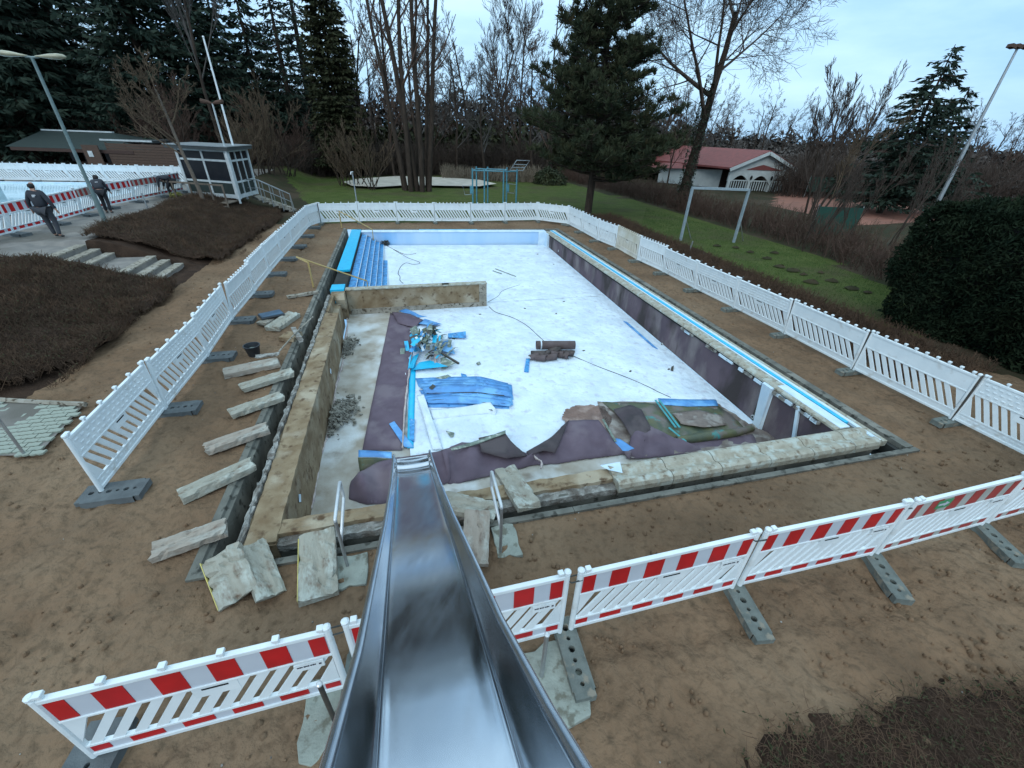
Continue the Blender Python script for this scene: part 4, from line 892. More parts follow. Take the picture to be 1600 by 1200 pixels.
slab('coping_slab', 'rounded coping slab tilted beside the blue black lid', (424, 514), (460, 490), .4, .14, 'slab', z=.0, group='concrete slabs beside the kerb', seed=20)
slab('concrete_chunk', 'small square concrete chunk under the blue black lid', (410, 506), (420, 500), .3, .1, 'concrete', group='concrete slabs beside the kerb', rounded=False, seed=21)
slab('concrete_chunk', 'broken brown concrete chunk lying by the trowel', (446, 531), (462, 520), .42, .1, 'rust_wall', rounded=False, seed=22, group='concrete slabs beside the kerb')
slab('concrete_chunk', 'narrow white broken chunk on top of the brown chunk', (458, 512), (470, 532), .12, .07, 'rough_edge', z=.1, rounded=False, seed=23, group='concrete slabs beside the kerb')
slab('wood_plank', 'short pale timber plank lying across the kerb near the yellow rail', (449, 464), (498, 456), .16, .07, 'concrete', z=.03, cat='plank', rounded=False, seed=24)
slab('wood_plank', 'thin pinkish board on the sand beside the black tub', (400, 557), (436, 553), .16, .03, 'rough_edge', z=.14, cat='plank', rounded=False, seed=25)
slab('coping_slab', 'yellow edged coping slab leaning at the near left pool corner', (345, 862), (375, 935), .44, .1, 'slab', z=.28, z1=.02, group='coping slabs lifted off at the near side', edge=-1, roll=.25, seed=26)
slab('coping_slab', 'grey coping slab propped beside the yellow edged one', (393, 850), (424, 932), .32, .1, 'slab', z=.12, z1=.0, group='coping slabs lifted off at the near side', roll=-.35, seed=27)
slab('coping_slab', 'ribbed coping slab with thin yellow edge left of the handrail', (496, 836), (498, 934), .44, .11, 'slab', z=.12, z1=.02, group='coping slabs lifted off at the near side', edge=-1, seed=28)
slab('coping_slab', 'flaking slab lying upright to the picture just right of the slide', (746, 800), (741, 885), .36, .1, 'slab_pink', z=.1, z1=.02, group='coping slabs lifted off at the near side', seed=29)
slab('coping_slab', 'pale slab lying along the wall right of the slide end', (693, 782), (772, 800), .34, .12, 'slab', z=.02, group='coping slabs lifted off at the near side', seed=30)
slab('coping_slab', 'rounded coping slab leaning over the near wall right of the handrail', (790, 735), (828, 793), .36, .12, 'slab', z=-.15, z1=.1, group='coping slabs lifted off at the near side', seed=31)
for c, lb, sx, sy in (((548, 893), 'pale concrete pad under the left handrail', .42, .5), ((790, 846), 'pale concrete pad under the right handrail', .36, .56), ((514, 1120), 'rough concrete pad under the near left post', .5, .75), ((866, 1070), 'rough broken concrete pad under the near right post', .62, .8)):
    p = G(*c, 0); r_ = random.Random(int(c[0])); n = 16; poly = []
    for k in range(n):
        a = 2*math.pi*k/n; q = 1/max(abs(math.cos(a)), abs(math.sin(a)))*r_.uniform(.42, .52); poly.append((p.x+(UU*q*math.cos(a)*sx+VV*q*math.sin(a)*sy).x, p.y+(UU*q*math.cos(a)*sx+VV*q*math.sin(a)*sy).y))
    o = MB().prism(poly, -.05, .035).build('concrete_pad', mat('pale footing concrete', (.3, .33, .29), (.22, .24, .21), 5, .9, bump=.6, bscale=30, c4=(.14, .14, .11), s4=8), bevel=.01); tag(o, lb, 'concrete pad')
# handrails
def onray_h(px, py, base, v):   # point seen at px,py lying in the vertical plane through base along VV
    d = FF + (px-800)/FPX*RR-(py-600)/FPX*UP; bu = toUV(base)[0]; cu = toUV(Vector((0, 0, 0)))[0]
    t = (bu-cu)/Vector((d.x, d.y, 0)).dot(UU); return Vector((0, 0, CAMZ))+t*d
for base_px, hgt, reach, lb in (((543, 884), .86, .62, 'bent steel pool handrail left of the slide'), ((782, 862), .86, .62, 'bent steel pool handrail right of the slide')):
    b0 = G(*base_px, .03); t = thing('pool_handrail', lb, 'handrail', b0)
    top = b0+Vector((0, 0, hgt)); tip = top+VV*reach+Vector((0, 0, .03)); low = tip-Vector((0, 0, .3)); back = b0+Vector((0, 0, .46))
    MB().tube([b0, top-Vector((0, 0, .03))], .021, 10).build('post', M['galv'], t, smooth=True)
    MB().tube([top-Vector((0, 0, .04)), top-Vector((0, 0, .01))+VV*.01, top+VV*.04, tip-VV*.03, tip-Vector((0, 0, .02)), low+Vector((0, 0, .03)), low-VV*.03, back], .021, 10).build('grab_bar', M['rail_white'], t, smooth='full')
for (bx, by), (tx, ty), lb in (((526, 1132), (497, 1044), 'short steel post on a concrete pad, left of the slide'), ((846, 1056), (857, 966), 'short steel post on a concrete pad, right of the slide')):
    b0 = G(bx, by, .03); t = thing('steel_post', lb, 'post', b0); hh = .78
    MB().tube([b0, b0+Vector((0, 0, hh))], .022, 10).build('pipe', M['dark_post'] if bx < 600 else M['galv'], t, smooth=True)
    MB().lathe(b0+Vector((0, 0, hh)), [(.027, 0), (.027, .015), (.015, .025)], 10).build('cap', M['rail_white'], t)
# yellow rails at the steps
for pts, lb in (([(490, 449, 0), (482, 407, .9), (515, 403, .9), (575, 434, .2), (577, 444, -.1)], 'yellow handrail sloping down over the near end of the blue steps'),
                ([(534, 356, 0), (530, 330, .9), (560, 329, .9), (582, 331, .9), (587, 350, .2), (588, 372, -.5)], 'yellow handrail at the far end of the blue steps')):
    P_ = []
    base = G(pts[0][0], pts[0][1], 0); vb = toUV(base)[1]
    if pts[0][0] < 500: P_ = [W(-1.55, 12.0, 0), W(-1.55, 12.0, .88), W(-.6, 12.0, .9), W(1.6, 12.0, -.05), W(1.6, 12.0, -.45)]
    else: P_ = [W(-.7, 20.2, 0), W(-.7, 20.2, .88), W(.4, 20.1, .9), W(1.55, 20.0, .2), W(1.55, 20.0, -.45)]
    P_[0] = base; P_[1] = base+Vector((0, 0, .85)); 
    du = P_[0]-W(*toUV(P_[0]), 0)
    t = thing('yellow_handrail', lb, 'handrail', base); MB().tube([P_[0], P_[1]], .03, 8).build('post', M['yellow'], t)
    MB().tube(P_[1:], .025, 8).build('sloping_bar', M['yellow'], t)
b0 = W(1.35, 20.9, .03); t = thing('shower_pole', 'slim shower pole with round head at the far left pool corner', 'shower', G(562, 346, 0)); p = G(562, 346, 0)
MB().tube([p, p+Vector((0, 0, 2.5))], .035, 8).build('pole', M['galv'], t)
MB().tube([p+Vector((0, 0, 2.5)), p+Vector((.06, -.1, 2.62)), p+Vector((.02, -.25, 2.62)), p+Vector((.0, -.3, 2.5))], .03, 8).build('head', M['rail_white'], t)
# tub, lid, trowel
p = G(398, 556, 0); t = thing('black_tub', 'black rubber builder tub standing on the sand', 'tub', p)
MB().lathe(p, [(.12, 0), (.17, .26), (.185, .27), (.185, .29), (.165, .29), (.16, .26), (.11, .03)], 20).build('tub', M['rubber'], t, smooth=True)
MB().box(p+Vector((.05, .02, .2)), (.2, .04, .05), Matrix.Rotation(.5, 3, 'Z')).box(p+Vector((-.03, -.02, .18)), (.05, .16, .05)).build('contents', M['debris_grey'], t)
a = G(424, 492, .15); t = thing('storage_lid', 'blue black plastic tray on a concrete chunk', 'tray', a, A15+.5)
MB().box((0, 0, 0), (.62, .42, .07)).build('tray', M['rubber'], t, world=False, bevel=.03); MB().box((0, 0, .04), (.56, .36, .02)).build('lid', M['tray'], t, world=False, bevel=.008)
b = MB(); b.tube([G(436, 549, .16), G(462, 520, .2), G(489, 495, .25)], .018, 6); o = b.build('long_stick', M['concrete']); tag(o, 'long pale stick leaning over the broken chunks onto the kerb', 'stick')

# ================================================================== STEEL SLIDE
RIM = [(-3.9, 3.886), (-3.5, 3.504), (-3.0, 3.081), (-2.3, 2.601), (-1.4, 1.977), (0., 1.091), (.6, .76), (.95, .57), (1.15, .47), (1.3, .40), (1.42, .345)]
def bedz(v):
    if v < -2.3:
        z = .36+.59*3.3; n = 12
        for k in range(n):
            w = -2.3+(v+2.3)*(k+.5)/n; s_ = min(1, max(0, (-2.4-w)/1.1)); z += (-2.3-v)/n*(.59-.125*s_*s_*(3-2*s_))
        return z
    return .36+.59*(1-v) if v < .9 else (.419-.59*(v-.9)*(1-(v-.9)/.85) if v < 1.25 else .30)
st = [(v, z, .576, max(.09, z-bedz(v))) for v, z in RIM]
t = thing('steel_slide', 'stainless steel chute slide running down into the near end of the pool', 'slide', W(2.95, -2, 0))
def sc(v): return 2.855-.033*v
inner, outerL = [], []
bed = []; wallL = []; wallR = []
fine = []
for i in range(len(st)-1):
    for s in range(6):
        q = s/6; fine.append(tuple(lerp(st[i][k], st[i+1][k], q) for k in range(4)))
fine.append(st[-1])
for v, z, w, d in fine:
    c = sc(v); hw = w/2; ib = hw-.035; wav = 0.006*math.sin(v*3.2+.6)+.0015*math.sin(v*9+1)
    if v > .95: wav += .008*math.sin((v-.95)*30)
    bed.append([W(c+ib*math.sin(a), v, z-d+wav+.03*(1-math.cos(a))) for a in np.linspace(-1.4, 1.4, 13)])
    wallL.append([W(c-ib+.006, v, z-d+.025), W(c-ib-.004, v, z-d+.07), W(c-hw+.012, v, z-.03), W(c-hw+.004, v, z)])
    wallR.append([W(c+ib-.006, v, z-d+.025), W(c+ib+.004, v, z-d+.07), W(c+hw-.012, v, z-.03), W(c+hw-.004, v, z)])
def sheetobj(P_, nm, m, th=.004):
    o = MB().grid(P_).build(nm, m, t, smooth='full'); s = o.modifiers.new('thick', 'SOLIDIFY'); s.thickness = th; return o
sheetobj(bed, 'chute_bed', M['steel']); sheetobj(wallL, 'side_wall', M['steel']); sheetobj(wallR, 'side_wall', M['steel'])
for s in (-1, 1):
    MB().tube([W(sc(v)+s*w/2, v, z+.004) for v, z, w, d in fine], .019, 10).build('rim_tube', M['steel_rim'], t, smooth='full')
    MB().tube([W(sc(v)+s*(w/2-.04), v, z-d+.03) for v, z, w, d in fine], .005, 5).build('weld_seam', M['steel_rim'], t, smooth='full')
    v, z, w, d = fine[-1]; MB().tube([W(sc(v)+s*w/2, v, z), W(sc(v)+s*w/2, v+.06, z-.02), W(sc(v)+s*w/2, v+.07, z-.08)], .019, 10).build('rim_end', M['steel_rim'], t, smooth='full')
v, z, w, d = fine[-1]; MB().tube([W(sc(v)-w/2+.05, v, z-d+.02), W(sc(v)+w/2-.05, v, z-d+.02)], .016, 8).build('end_roll', M['steel_rim'], t)
for v, z in ((-1.2, 1.6), (.35, .58)):
    for s in (-.26, .26): MB().tube([W(2.9+s, v, 0 if v < 0 else -1.1), W(2.9+s, v, z)], .025, 8).build('support_leg', M['galv'], t)

# ================================================================== LOWER LEFT PATH, STAIRS, TERRACE FURNITURE
pp = [G(-90, 640, .1), G(0, 628, .06), G(128, 636, .05), G(60, 712, .03), G(0, 712, .05), G(-90, 700, .1)]
for p in pp: p.z = float(terr(*toUV(p)))+.05
path = struct(MB().add(pp, [tuple(range(len(pp)))]).build('stone_path', M['paving']))
# interlocking wave pavers laid on the path
r_ = random.Random(4); cnt = 0
shp = None
base_p = G(60, 665, .05)
for i in range(-16, 14):
    for j in range(-12, 12):
        x = i*.2+(.1 if j % 2 else 0); y = j*.125; c = base_p+UU*x+VV*y
        if not inpoly(np.array([c.x]), np.array([c.y]), pp)[0] or cnt > 280: continue
        if shp is None:
            pl_ = [(-.095, -.045), (-.05, -.062), (0, -.045), (.05, -.062), (.095, -.045), (.095, .055), (.05, .038), (0, .055), (-.05, .038), (-.095, .055)]
            shp = MB().prism(pl_, 0, .03).mesh('paving_stone', mat('pale green grey paver', (.3, .33, .28), (.22, .25, .21), 2, .9))
        o = bpy.data.objects.new('paving_stone', shp); COL.objects.link(o); o.parent = path; o.location = (c.x, c.y, float(terr(*toUV(c)))+.045+r_.uniform(0, .008)); o.rotation_euler = (0, 0, A15); cnt += 1
b = MB(); P_ = [G(-90, 632, .15), G(0, 626, .12), G(60, 628, .1), G(135, 634, .06)]
for p in P_: p.z = float(terr(*toUV(p)))+.09
b.tube(P_, .05, 6); tag(b.build('edging_board', M['concrete']), 'low pale concrete edging along the paved path at the left picture edge', 'edging')
t = thing('leaning_pole', 'thin grey pole standing on the paved path at the left edge', 'pole', G(40, 712, .03)); p = G(40, 712, .03); MB().tube([p, p+Vector((0, 0, 1.1))], .022, 8).build('pipe', M['galv'], t)
# stairs up the bank
stt = thing('garden_stairs', 'broad concrete garden stairs climbing the planted bank in two flights', 'stairs', W(-6.5, 13.5, 0))
us_ = [-5.15, -5.55, -5.95, -6.35, -7.25, -7.62, -7.99, -8.9]
for k in range(6):
    u1 = [-5.15, -5.55, -5.95, -7.2, -7.58, -7.96][k]; u0 = [-5.55, -5.95, -7.2, -7.58, -7.96, -9.2][k]; zt = .13+.15*k
    b = MB(); b.box(W((u0+u1)/2-.15, 13.48, zt/2-.1), (abs(u1-u0)+.3, 2.1, zt+.2), Matrix.Rotation(A15, 3, 'Z')); b.build('step', M['paving'], stt)
    b = MB(); b.box(W(u1-.14, 13.48, zt+.012), (.3, 2.14, .05), Matrix.Rotation(A15, 3, 'Z')); b.build('step_slab', M['concrete'], stt, bevel=.008)
# double headed lamp
p = G(165, 347, TER); p.z = TER; t = thing('street_lamp', 'tall leaning double headed park lamp beside the terrace', 'street lamp', p); Hh = 5.55
MB().tube([p, p+Vector((0, 0, 1.1))], .09, 12).tube([p+Vector((0, 0, 1.1)), p+Vector((0, 0, Hh))], [.07, .05], 12).build('post', M['lamp_pole'], t, smooth=True)
for s, nm in ((-1, 'lamp_head'), (1, 'lamp_head')):
    d = Vector((s*.93, s*.25, .08)).normalized(); c = p+Vector((0, 0, Hh)); b = MB()
    pts = [c+d*.12, c+d*.3, c+d*.55, c+d*.8, c+d*.98, c+d*1.05]; rs = [.04, .07, .13, .15, .1, .02]; b.tube(pts, rs, 12)
    vs = b.v; b.v = [(x, y, c.z+(z-c.z)*.62+.03) for x, y, z in vs]; o = b.build(nm, M['lamp_glass'], t, smooth='full')
    MB().tube([c, c+d*.2], .035, 8).build('arm', M['lamp_pole'], o)
# small lamp by the kiosk and flag pole
p = G(376, 318, .8); p.z = .8; t = thing('street_lamp', 'small double headed lamp standing in front of the kiosk', 'street lamp', p)
MB().tube([p, p+Vector((0, 0, 4.75))], [.06, .04], 8).build('post', M['white_paint'], t)
for s in (-1, 1): c = p+Vector((0, 0, 4.75)); MB().tube([c, c+Vector((s*.2, 0, .06)), c+Vector((s*.55, 0, .1)), c+Vector((s*.6, 0, .08))], [.03, .08, .11, .03], 8).build('lamp_head', M['twig_red'], t)
p = G(386, 308, .9); p = p*1.0; p.z = .8; t = thing('flag_pole', 'white flag pole rising behind the kiosk', 'flag pole', p)
MB().tube([p, p+Vector((0, 0, 7.6))], [.065, .04], 10).build('pole', M['white_pole'], t); MB().lathe(p+Vector((0, 0, 7.6)), [(.03, 0), (.06, .05), (.03, .1)], 8).build('finial', M['white_pole'], t)
# kiosk
fl, fr, br = G(299, 305, TER), G(374, 311, TER), G(402, 303, TER); bl = fl+(br-fr)
t = thing('kiosk', 'white framed open wooden kiosk with flat dark roof on the terrace', 'kiosk', fr); hk = 2.45
def post(p, nm='post', w=.12, h=hk, m='white_paint'): MB().box(p+Vector((0, 0, h/2)), (w, w, h)).build(nm, M[m], t)
for p, w in ((fl, .14), (fr, .2), (br, .14), (bl, .14), (fl.lerp(fr, .5), .1), (fr.lerp(br, .36), .07), (fr.lerp(br, .68), .07)): post(p, w=w)
for a, c in ((fl, fr), (fr, br), (bl, br), (fl, bl)):
    for z in (.12, .85, 1.92, 2.4): MB().beam(a+Vector((0, 0, z)), c+Vector((0, 0, z)), .06, .1 if z > .2 else .2).build('rail', M['white_paint'], t)
for a, c in ((fl, fr), (fr, br)):
    nb = 2 if a == fl else 3
    for k in range(nb):
        q0, q1 = a.lerp(c, (k+.03)/nb), a.lerp(c, (k+.97)/nb)
        o = MB().add([q0+Vector((0, 0, .22)), q1+Vector((0, 0, .22)), q1+Vector((0, 0, .8)), q0+Vector((0, 0, .8))], [(0, 1, 2, 3)]).build('lower_panel', M['roof_green'], t)
        MB().add([q0+Vector((0, 0, .9)), q1+Vector((0, 0, .9)), q1+Vector((0, 0, 1.87)), q0+Vector((0, 0, 1.87))], [(0, 1, 2, 3)]).build('window', M['glass_dark'], t)
        MB().add([q0+Vector((0, 0, 1.97)), q1+Vector((0, 0, 1.97)), q1+Vector((0, 0, 2.35)), q0+Vector((0, 0, 2.35))], [(0, 1, 2, 3)]).build('window', M['glass_dark'], t)
MB().add([bl+Vector((0, 0, .1)), br+Vector((0, 0, .1)), br+Vector((0, 0, 2.4)), bl+Vector((0, 0, 2.4))], [(0, 1, 2, 3)]).build('back_wall', M['wood_dark'], t)
ex, ey = (fr-fl).normalized(), (br-fr).normalized(); poly = [fl-ex*.5-ey*.35, fr+ex*.35-ey*.35, br+ex*.3+ey*.3, bl-ex*.5+ey*.3]
MB().prism([(q.x, q.y) for q in poly], TER+hk, TER+hk+.16).build('roof', M['roof_dark'], t); MB().prism([(q.x, q.y) for q in [fl-ex*.54-ey*.39, fr+ex*.39-ey*.39, br+ex*.34+ey*.34, bl-ex*.54+ey*.34]], TER+hk+.16, TER+hk+.2).build('roof_edge', M['galv'], t)
p = fr+Vector((.1, -.14, hk-.25)); MB().box(p, (.12, .12, .2)).build('floodlight', M['white_pole'], t)
# deck with wooden rail before the kiosk
c0, c1, c2_, c3_ = G(318, 322, .9), G(372, 316, .95), G(374, 328, .75), G(345, 332, .75)
t = thing('wooden_deck', 'small weathered timber deck with steps below the kiosk', 'deck', c0)
d0 = G(310, 316, .92); 
for k in range(7):
    a = fl+ex*.9-ey*(.25+.16*k); c = fr+ex*.0-ey*(.25+.16*k); a.z = c.z = .93; MB().beam(a, c, .15, .04).build('plank', M['wood_grey'], t)
for k in range(3):
    a = fr-ex*.9-ey*(1.45+.3*k); c = fr+ex*.0-ey*(1.45+.3*k); a.z = c.z = .8-.16*k; MB().beam(a, c, .28, .05).build('tread', M['wood_grey'], t)
for q in (0, .35, .75, 1):
    a = fl.lerp(fr, q)-ey*1.35; MB().tube([a+Vector((0, 0, -.4)), a+Vector((0, 0, .9))], .045, 6).build('rail_post', M['wood_grey'], t)
a, c = fl-ey*1.35, fr-ey*1.35; MB().beam(a-ex*1+Vector((0, 0, .85)), c+Vector((0, 0, .85)), .05, .08).build('handrail', M['wood_grey'], t)
# concrete stair with metal rail right of the kiosk
t = thing('concrete_stair', 'short concrete stair with metal railing descending to the lawn', 'stairs', G(405, 306, .9)); s0, s1 = G(404, 306, .95), G(452, 326, .1); wdir = ey
for k in range(7):
    q = k/6; c = s0.lerp(s1, q); c.z = lerp(.95, .2, q); MB().box(c+Vector((0, 0, -.1)), (.45, 1.4, .14), Matrix.Rotation(gdir(s0, s1), 3, 'Z')).build('step', M['concrete'], t)
for sd in (-.75, .75):
    off = Vector((-(s1-s0).y, (s1-s0).x, 0)).normalized()*sd
    pts = [s0+off+Vector((-.8, 0, .95)), s0+off+Vector((0, 0, .95)), s1+off+Vector((0, 0, .95)), s1+off+Vector((.1, 0, 0))]
    MB().tube(pts, .03, 6).build('rail', M['galv'], t); MB().tube([q-Vector((0, 0, .45)) for q in pts[:3]], .02, 6).build('rail', M['galv'], t)
    for q in (0, .33, .66, 1): c = s0.lerp(s1, q)+off; c.z = lerp(.95, .1, q); MB().tube([c-Vector((0, 0, .3)), c+Vector((0, 0, .95))], .025, 6).build('rail_post', M['galv'], t)
# thin marker post and pale stones in the bed
p = G(236, 338, .85); t = thing('marker_post', 'thin grey stake at the edge of the terrace', 'stake', p); MB().tube([p, p+Vector((-.03, 0, 1.0))], .03, 6).build('pipe', M['galv'], t)
# hut with green roof
h0, h1 = G(-10, 268, TER), G(150, 268, TER)
def flat(p, z): q = p.copy(); q.z = z; return q
hb = Vector((-41, 39.5, TER)); 
hA = G(45, 272, TER)*1.0; hA = Vector((hA.x, hA.y, TER)); 
t = thing('clubhouse_hut', 'long dark timber hut with mossy green hipped roof beyond the upper pool', 'hut', hA)
def onz(px, py, z): return G(px, py, z)
yb = hA.y+4.0
def atY(px, py, Y):
    d = FF + (px-800)/FPX*RR-(py-600)/FPX*UP; return Vector((0, 0, CAMZ))+d*(Y/d.y)
Yh = 37.0
Lx = atY(22, 236, Yh).x; Rx = atY(215, 232, Yh).x; ez = atY(120, 232, Yh).z; rz = atY(120, 206, Yh+3).z; r0 = atY(58, 206, Yh+3).x; r1 = atY(170, 210, Yh+3).x
b = MB(); b.box(((Lx+Rx)/2+1.5, Yh+4, (TER+ez)/2), (Rx-Lx-5, 6, ez-TER)); b.build('wall', M['wood_dark'], t)
b = MB(); b.add([(Lx, Yh-.5, ez), (Rx, Yh-.5, ez), (Rx, Yh+8, ez), (Lx, Yh+8, ez), (r0, Yh+3.5, rz), (r1, Yh+3.5, rz)], [(0, 1, 5, 4), (1, 2, 5), (2, 3, 4, 5), (3, 0, 4), (0, 3, 2, 1)]); b.build('roof', M['roof_green'], t)
MB().beam((r0, Yh+3.5, rz+.05), (r1, Yh+3.5, rz+.05), .25, .1).build('ridge_strip', M['white_paint'], t)
MB().beam((Lx+.4, Yh-.52, ez-.12), (Rx, Yh-.52, ez-.12), .06, .22).build('fascia', M['wood_dark'], t)
for k in range(5): 
    x = lerp(Lx+4, Rx-3, k/5); MB().box((x, Yh+.97, TER+1.1), (1.1, .06, 1.0)).build('window', M['glass_dark'], t)
x = atY(133, 238, Yh-.7).x; x2 = atY(163, 250, Yh-.7).x
o = MB(); o.box(((x+x2)/2, Yh-.8, TER+.95), (x2-x, .08, 1.9)); o = o.build('door_screen', M['wood_fence'], t); MB().box(((x+x2)/2-.1, Yh-.86, TER+1.3), (.35, .03, .4)).build('notice', M['white_paint'], o)
# board fence right of the hut
x = atY(170, 240, Yh-.5).x; x2 = atY(285, 240, Yh-.5).x; t = thing('board_fence', 'brown horizontal board fence between hut and kiosk', 'fence', (x, Yh-.5, TER)); 
for k in range(11): MB().box(((x+x2)/2, Yh-.5, TER+.12+k*.185), (x2-x, .04, .165)).build('board', M['wood_fence'], t)
for k in range(5): MB().box((lerp(x, x2, k/4), Yh-.42, TER+1.05), (.1, .1, 2.1)).build('fence_post', M['wood_dark'], t)
t = thing('flat_roof_shed', 'low dark shed roof showing behind the board fence', 'shed', (x2-6, Yh+3, TER)); xa, xb = atY(185, 230, Yh+3).x, atY(262, 230, Yh+3).x; zz_ = atY(220, 222, Yh+3).z
MB().box(((xa+xb)/2, Yh+4, (zz_+TER)/2), (xb-xa-.6, 4, zz_-TER)).build('wall', M['wood_dark'], t); MB().box(((xa+xb)/2, Yh+4, zz_+.1), (xb-xa, 5, .18)).build('roof', M['roof_dark'], t); MB().box(((xa+xb)/2, Yh+1.46, zz_+.14), (xb-xa, .06, .12)).build('edge_strip', M['white_paint'], t)

# ================================================================== PEOPLE
def skinmesh(name, joints, bones, m, parent, root=0, sub=2):
    me = bpy.data.meshes.new(name); me.from_pydata([j[0] for j in joints], bones, []); me.materials.append(m)
    o = bpy.data.objects.new(name, me); COL.objects.link(o); o.parent = parent
    sk = o.modifiers.new('skin', 'SKIN'); sk.use_smooth_shade = True
    if not me.skin_vertices: pass
    for i, (p, r) in enumerate(joints):
        sv = me.skin_vertices[0].data[i]; sv.radius = r if hasattr(r, '__len__') else (r, r); sv.use_root = (i == root)
    s = o.modifiers.new('sub', 'SUBSURF'); s.levels = s.render_levels = sub
    return o
def addskin(name, joints, bones, m, parent, root=0, sub=1):
    me = bpy.data.meshes.new(name); me.from_pydata([j[0] for j in joints], bones, [])
    me.materials.append(m); bm = bmesh.new(); bm.from_mesh(me); bm.verts.layers.skin.verify(); lay = bm.verts.layers.skin.active
    bm.verts.ensure_lookup_table()
    for i, (p, r) in enumerate(joints):
        d = bm.verts[i][lay]; d.radius = r if hasattr(r, '__len__') else (r, r); d.use_root = (i == root)
    bm.to_mesh(me); bm.free()
    o = bpy.data.objects.new(name, me); COL.objects.link(o); o.parent = parent
    sk = o.modifiers.new('skin', 'SKIN'); sk.use_smooth_shade = True
    s = o.modifiers.new('sub', 'SUBSURF'); s.levels = s.render_levels = sub
    return o
def person(label, loc, rz, pose, emblem=True, s=1.0):
    "pose: dict of joint positions in metres; figure faces +y"
    t = thing('person', label, 'person', loc, rz); t.scale = (s, s, s)
    J = dict(pel=(0, 0, .95), wst=(0, 0, 1.08), chs=(0, .0, 1.3), nck=(0, 0, 1.46), hed=(0, .01, 1.58), top=(0, 0, 1.72), shl=(-.17, 0, 1.4), shr=(.17, 0, 1.4), ell=(-.27, -.03, 1.13), elr=(.27, -.03, 1.13), hal=(-.3, .05, .88), har=(.3, .05, .88),
             hil=(-.09, 0, .9), hir=(.09, 0, .9), knl=(-.1, .08, .5), knr=(.1, -.02, .5), anl=(-.1, .0, .09), anr=(.11, -.16, .1), tol=(-.11, .17, .04), tor=(.12, .0, .04))
    J.update(pose); n = list(J); ix = {k: i for i, k in enumerate(n)}
    R_ = dict(pel=(.15, .11), wst=(.135, .1), chs=(.165, .11), nck=.055, hed=(.078, .09), top=(.06, .075), shl=.06, shr=.06, ell=.042, elr=.042, hal=.032, har=.032, hil=.085, hir=.085, knl=.058, knr=.058, anl=.042, anr=.042, tol=.035, tor=.035)
    bones = [('pel', 'wst'), ('wst', 'chs'), ('chs', 'nck'), ('nck', 'hed'), ('hed', 'top'), ('chs', 'shl'), ('chs', 'shr'), ('shl', 'ell'), ('shr', 'elr'), ('ell', 'hal'), ('elr', 'har'), ('pel', 'hil'), ('pel', 'hir'), ('hil', 'knl'), ('hir', 'knr'), ('knl', 'anl'), ('knr', 'anr'), ('anl', 'tol'), ('anr', 'tor')]
    # hands: short fingers as chains of their own
    jl = [(J[k], R_[k]) for k in n]; bl_ = [(ix[a], ix[b]) for a, b in bones]
    for hk_, ek in (('hal', 'ell'), ('har', 'elr')):
        h_ = Vector(J[hk_]); d = (h_-Vector(J[ek])).normalized(); sd = d.cross(Vector((1, 0, 0))).normalized()
        for q, L in ((-.03, .075), (-.01, .09), (.012, .085), (.032, .07)):
            jl.append((tuple(h_+d*.03+sd*q), .011)); jl.append((tuple(h_+d*(.03+L)+sd*q*1.2), .008)); bl_ += [(ix[hk_], len(jl)-2), (len(jl)-2, len(jl)-1)]
        jl.append((tuple(h_+d*.02+sd*.05+Vector((0, .02, 0))), .01)); bl_.append((ix[hk_], len(jl)-1))
    hd = Vector(J['hed']); jl.append((tuple(hd+Vector((0, .1, -.005))), .016)); bl_.append((ix['hed'], len(jl)-1))
    addskin('body', jl, bl_, M['skin'], t)
    def sub_(ks, bs, scale, nm, m, extra=None):
        a = {k: i for i, k in enumerate(ks)}; jj = [(J[k], tuple(v*scale for v in (R_[k] if hasattr(R_[k], '__len__') else (R_[k],)*2))) for k in ks]
        return addskin(nm, jj, [(a[x], a[y]) for x, y in bs], m, t)
    w1 = J['hal']; J2 = dict(J)
    for hk_, ek in (('hal', 'ell'), ('har', 'elr')): J[hk_] = tuple(Vector(J[ek]).lerp(Vector(J2[hk_]), .88))
    sub_(['pel', 'wst', 'chs', 'nck', 'shl', 'shr', 'ell', 'elr', 'hal', 'har'], [('pel', 'wst'), ('wst', 'chs'), ('chs', 'nck'), ('chs', 'shl'), ('chs', 'shr'), ('shl', 'ell'), ('shr', 'elr'), ('ell', 'hal'), ('elr', 'har')], 1.5, 'jacket', M['jacket'])
    J.update(J2)
    sub_(['pel', 'hil', 'hir', 'knl', 'knr', 'anl', 'anr'], [('pel', 'hil'), ('pel', 'hir'), ('hil', 'knl'), ('hir', 'knr'), ('knl', 'anl'), ('knr', 'anr')], 1.36, 'trousers', M['trousers'] if s > 1.05 else M['black_cloth'])
    for a_, b_ in (('anl', 'tol'), ('anr', 'tor')): addskin('boot', [(J[a_], (.058, .058)), (tuple(Vector(J[a_]).lerp(Vector(J[b_]), .5)-Vector((0, 0, .02))), (.052, .045)), (J[b_], (.048, .038))], [(0, 1), (1, 2)], M['boots'], t)
    up_ = (Vector(J['top'])-hd).normalized(); addskin('hair', [(tuple(hd-Vector((0, .055, 0))-up_*.085), (.11, .1)), (tuple(hd+up_*.12-Vector((0, .035, 0))), (.11, .115))], [(0, 1)], M['hair'], t)
    if emblem:
        c = Vector(J['chs']); nrm = Vector((0, -1, 0)); MB().box(c+nrm*.14+Vector((.02, 0, .04)), (.1, .01, .035)).box(c+nrm*.14+Vector((0, 0, .0)), (.07, .01, .03)).build('back_print', M['emblem'], t, world=False)
    return t
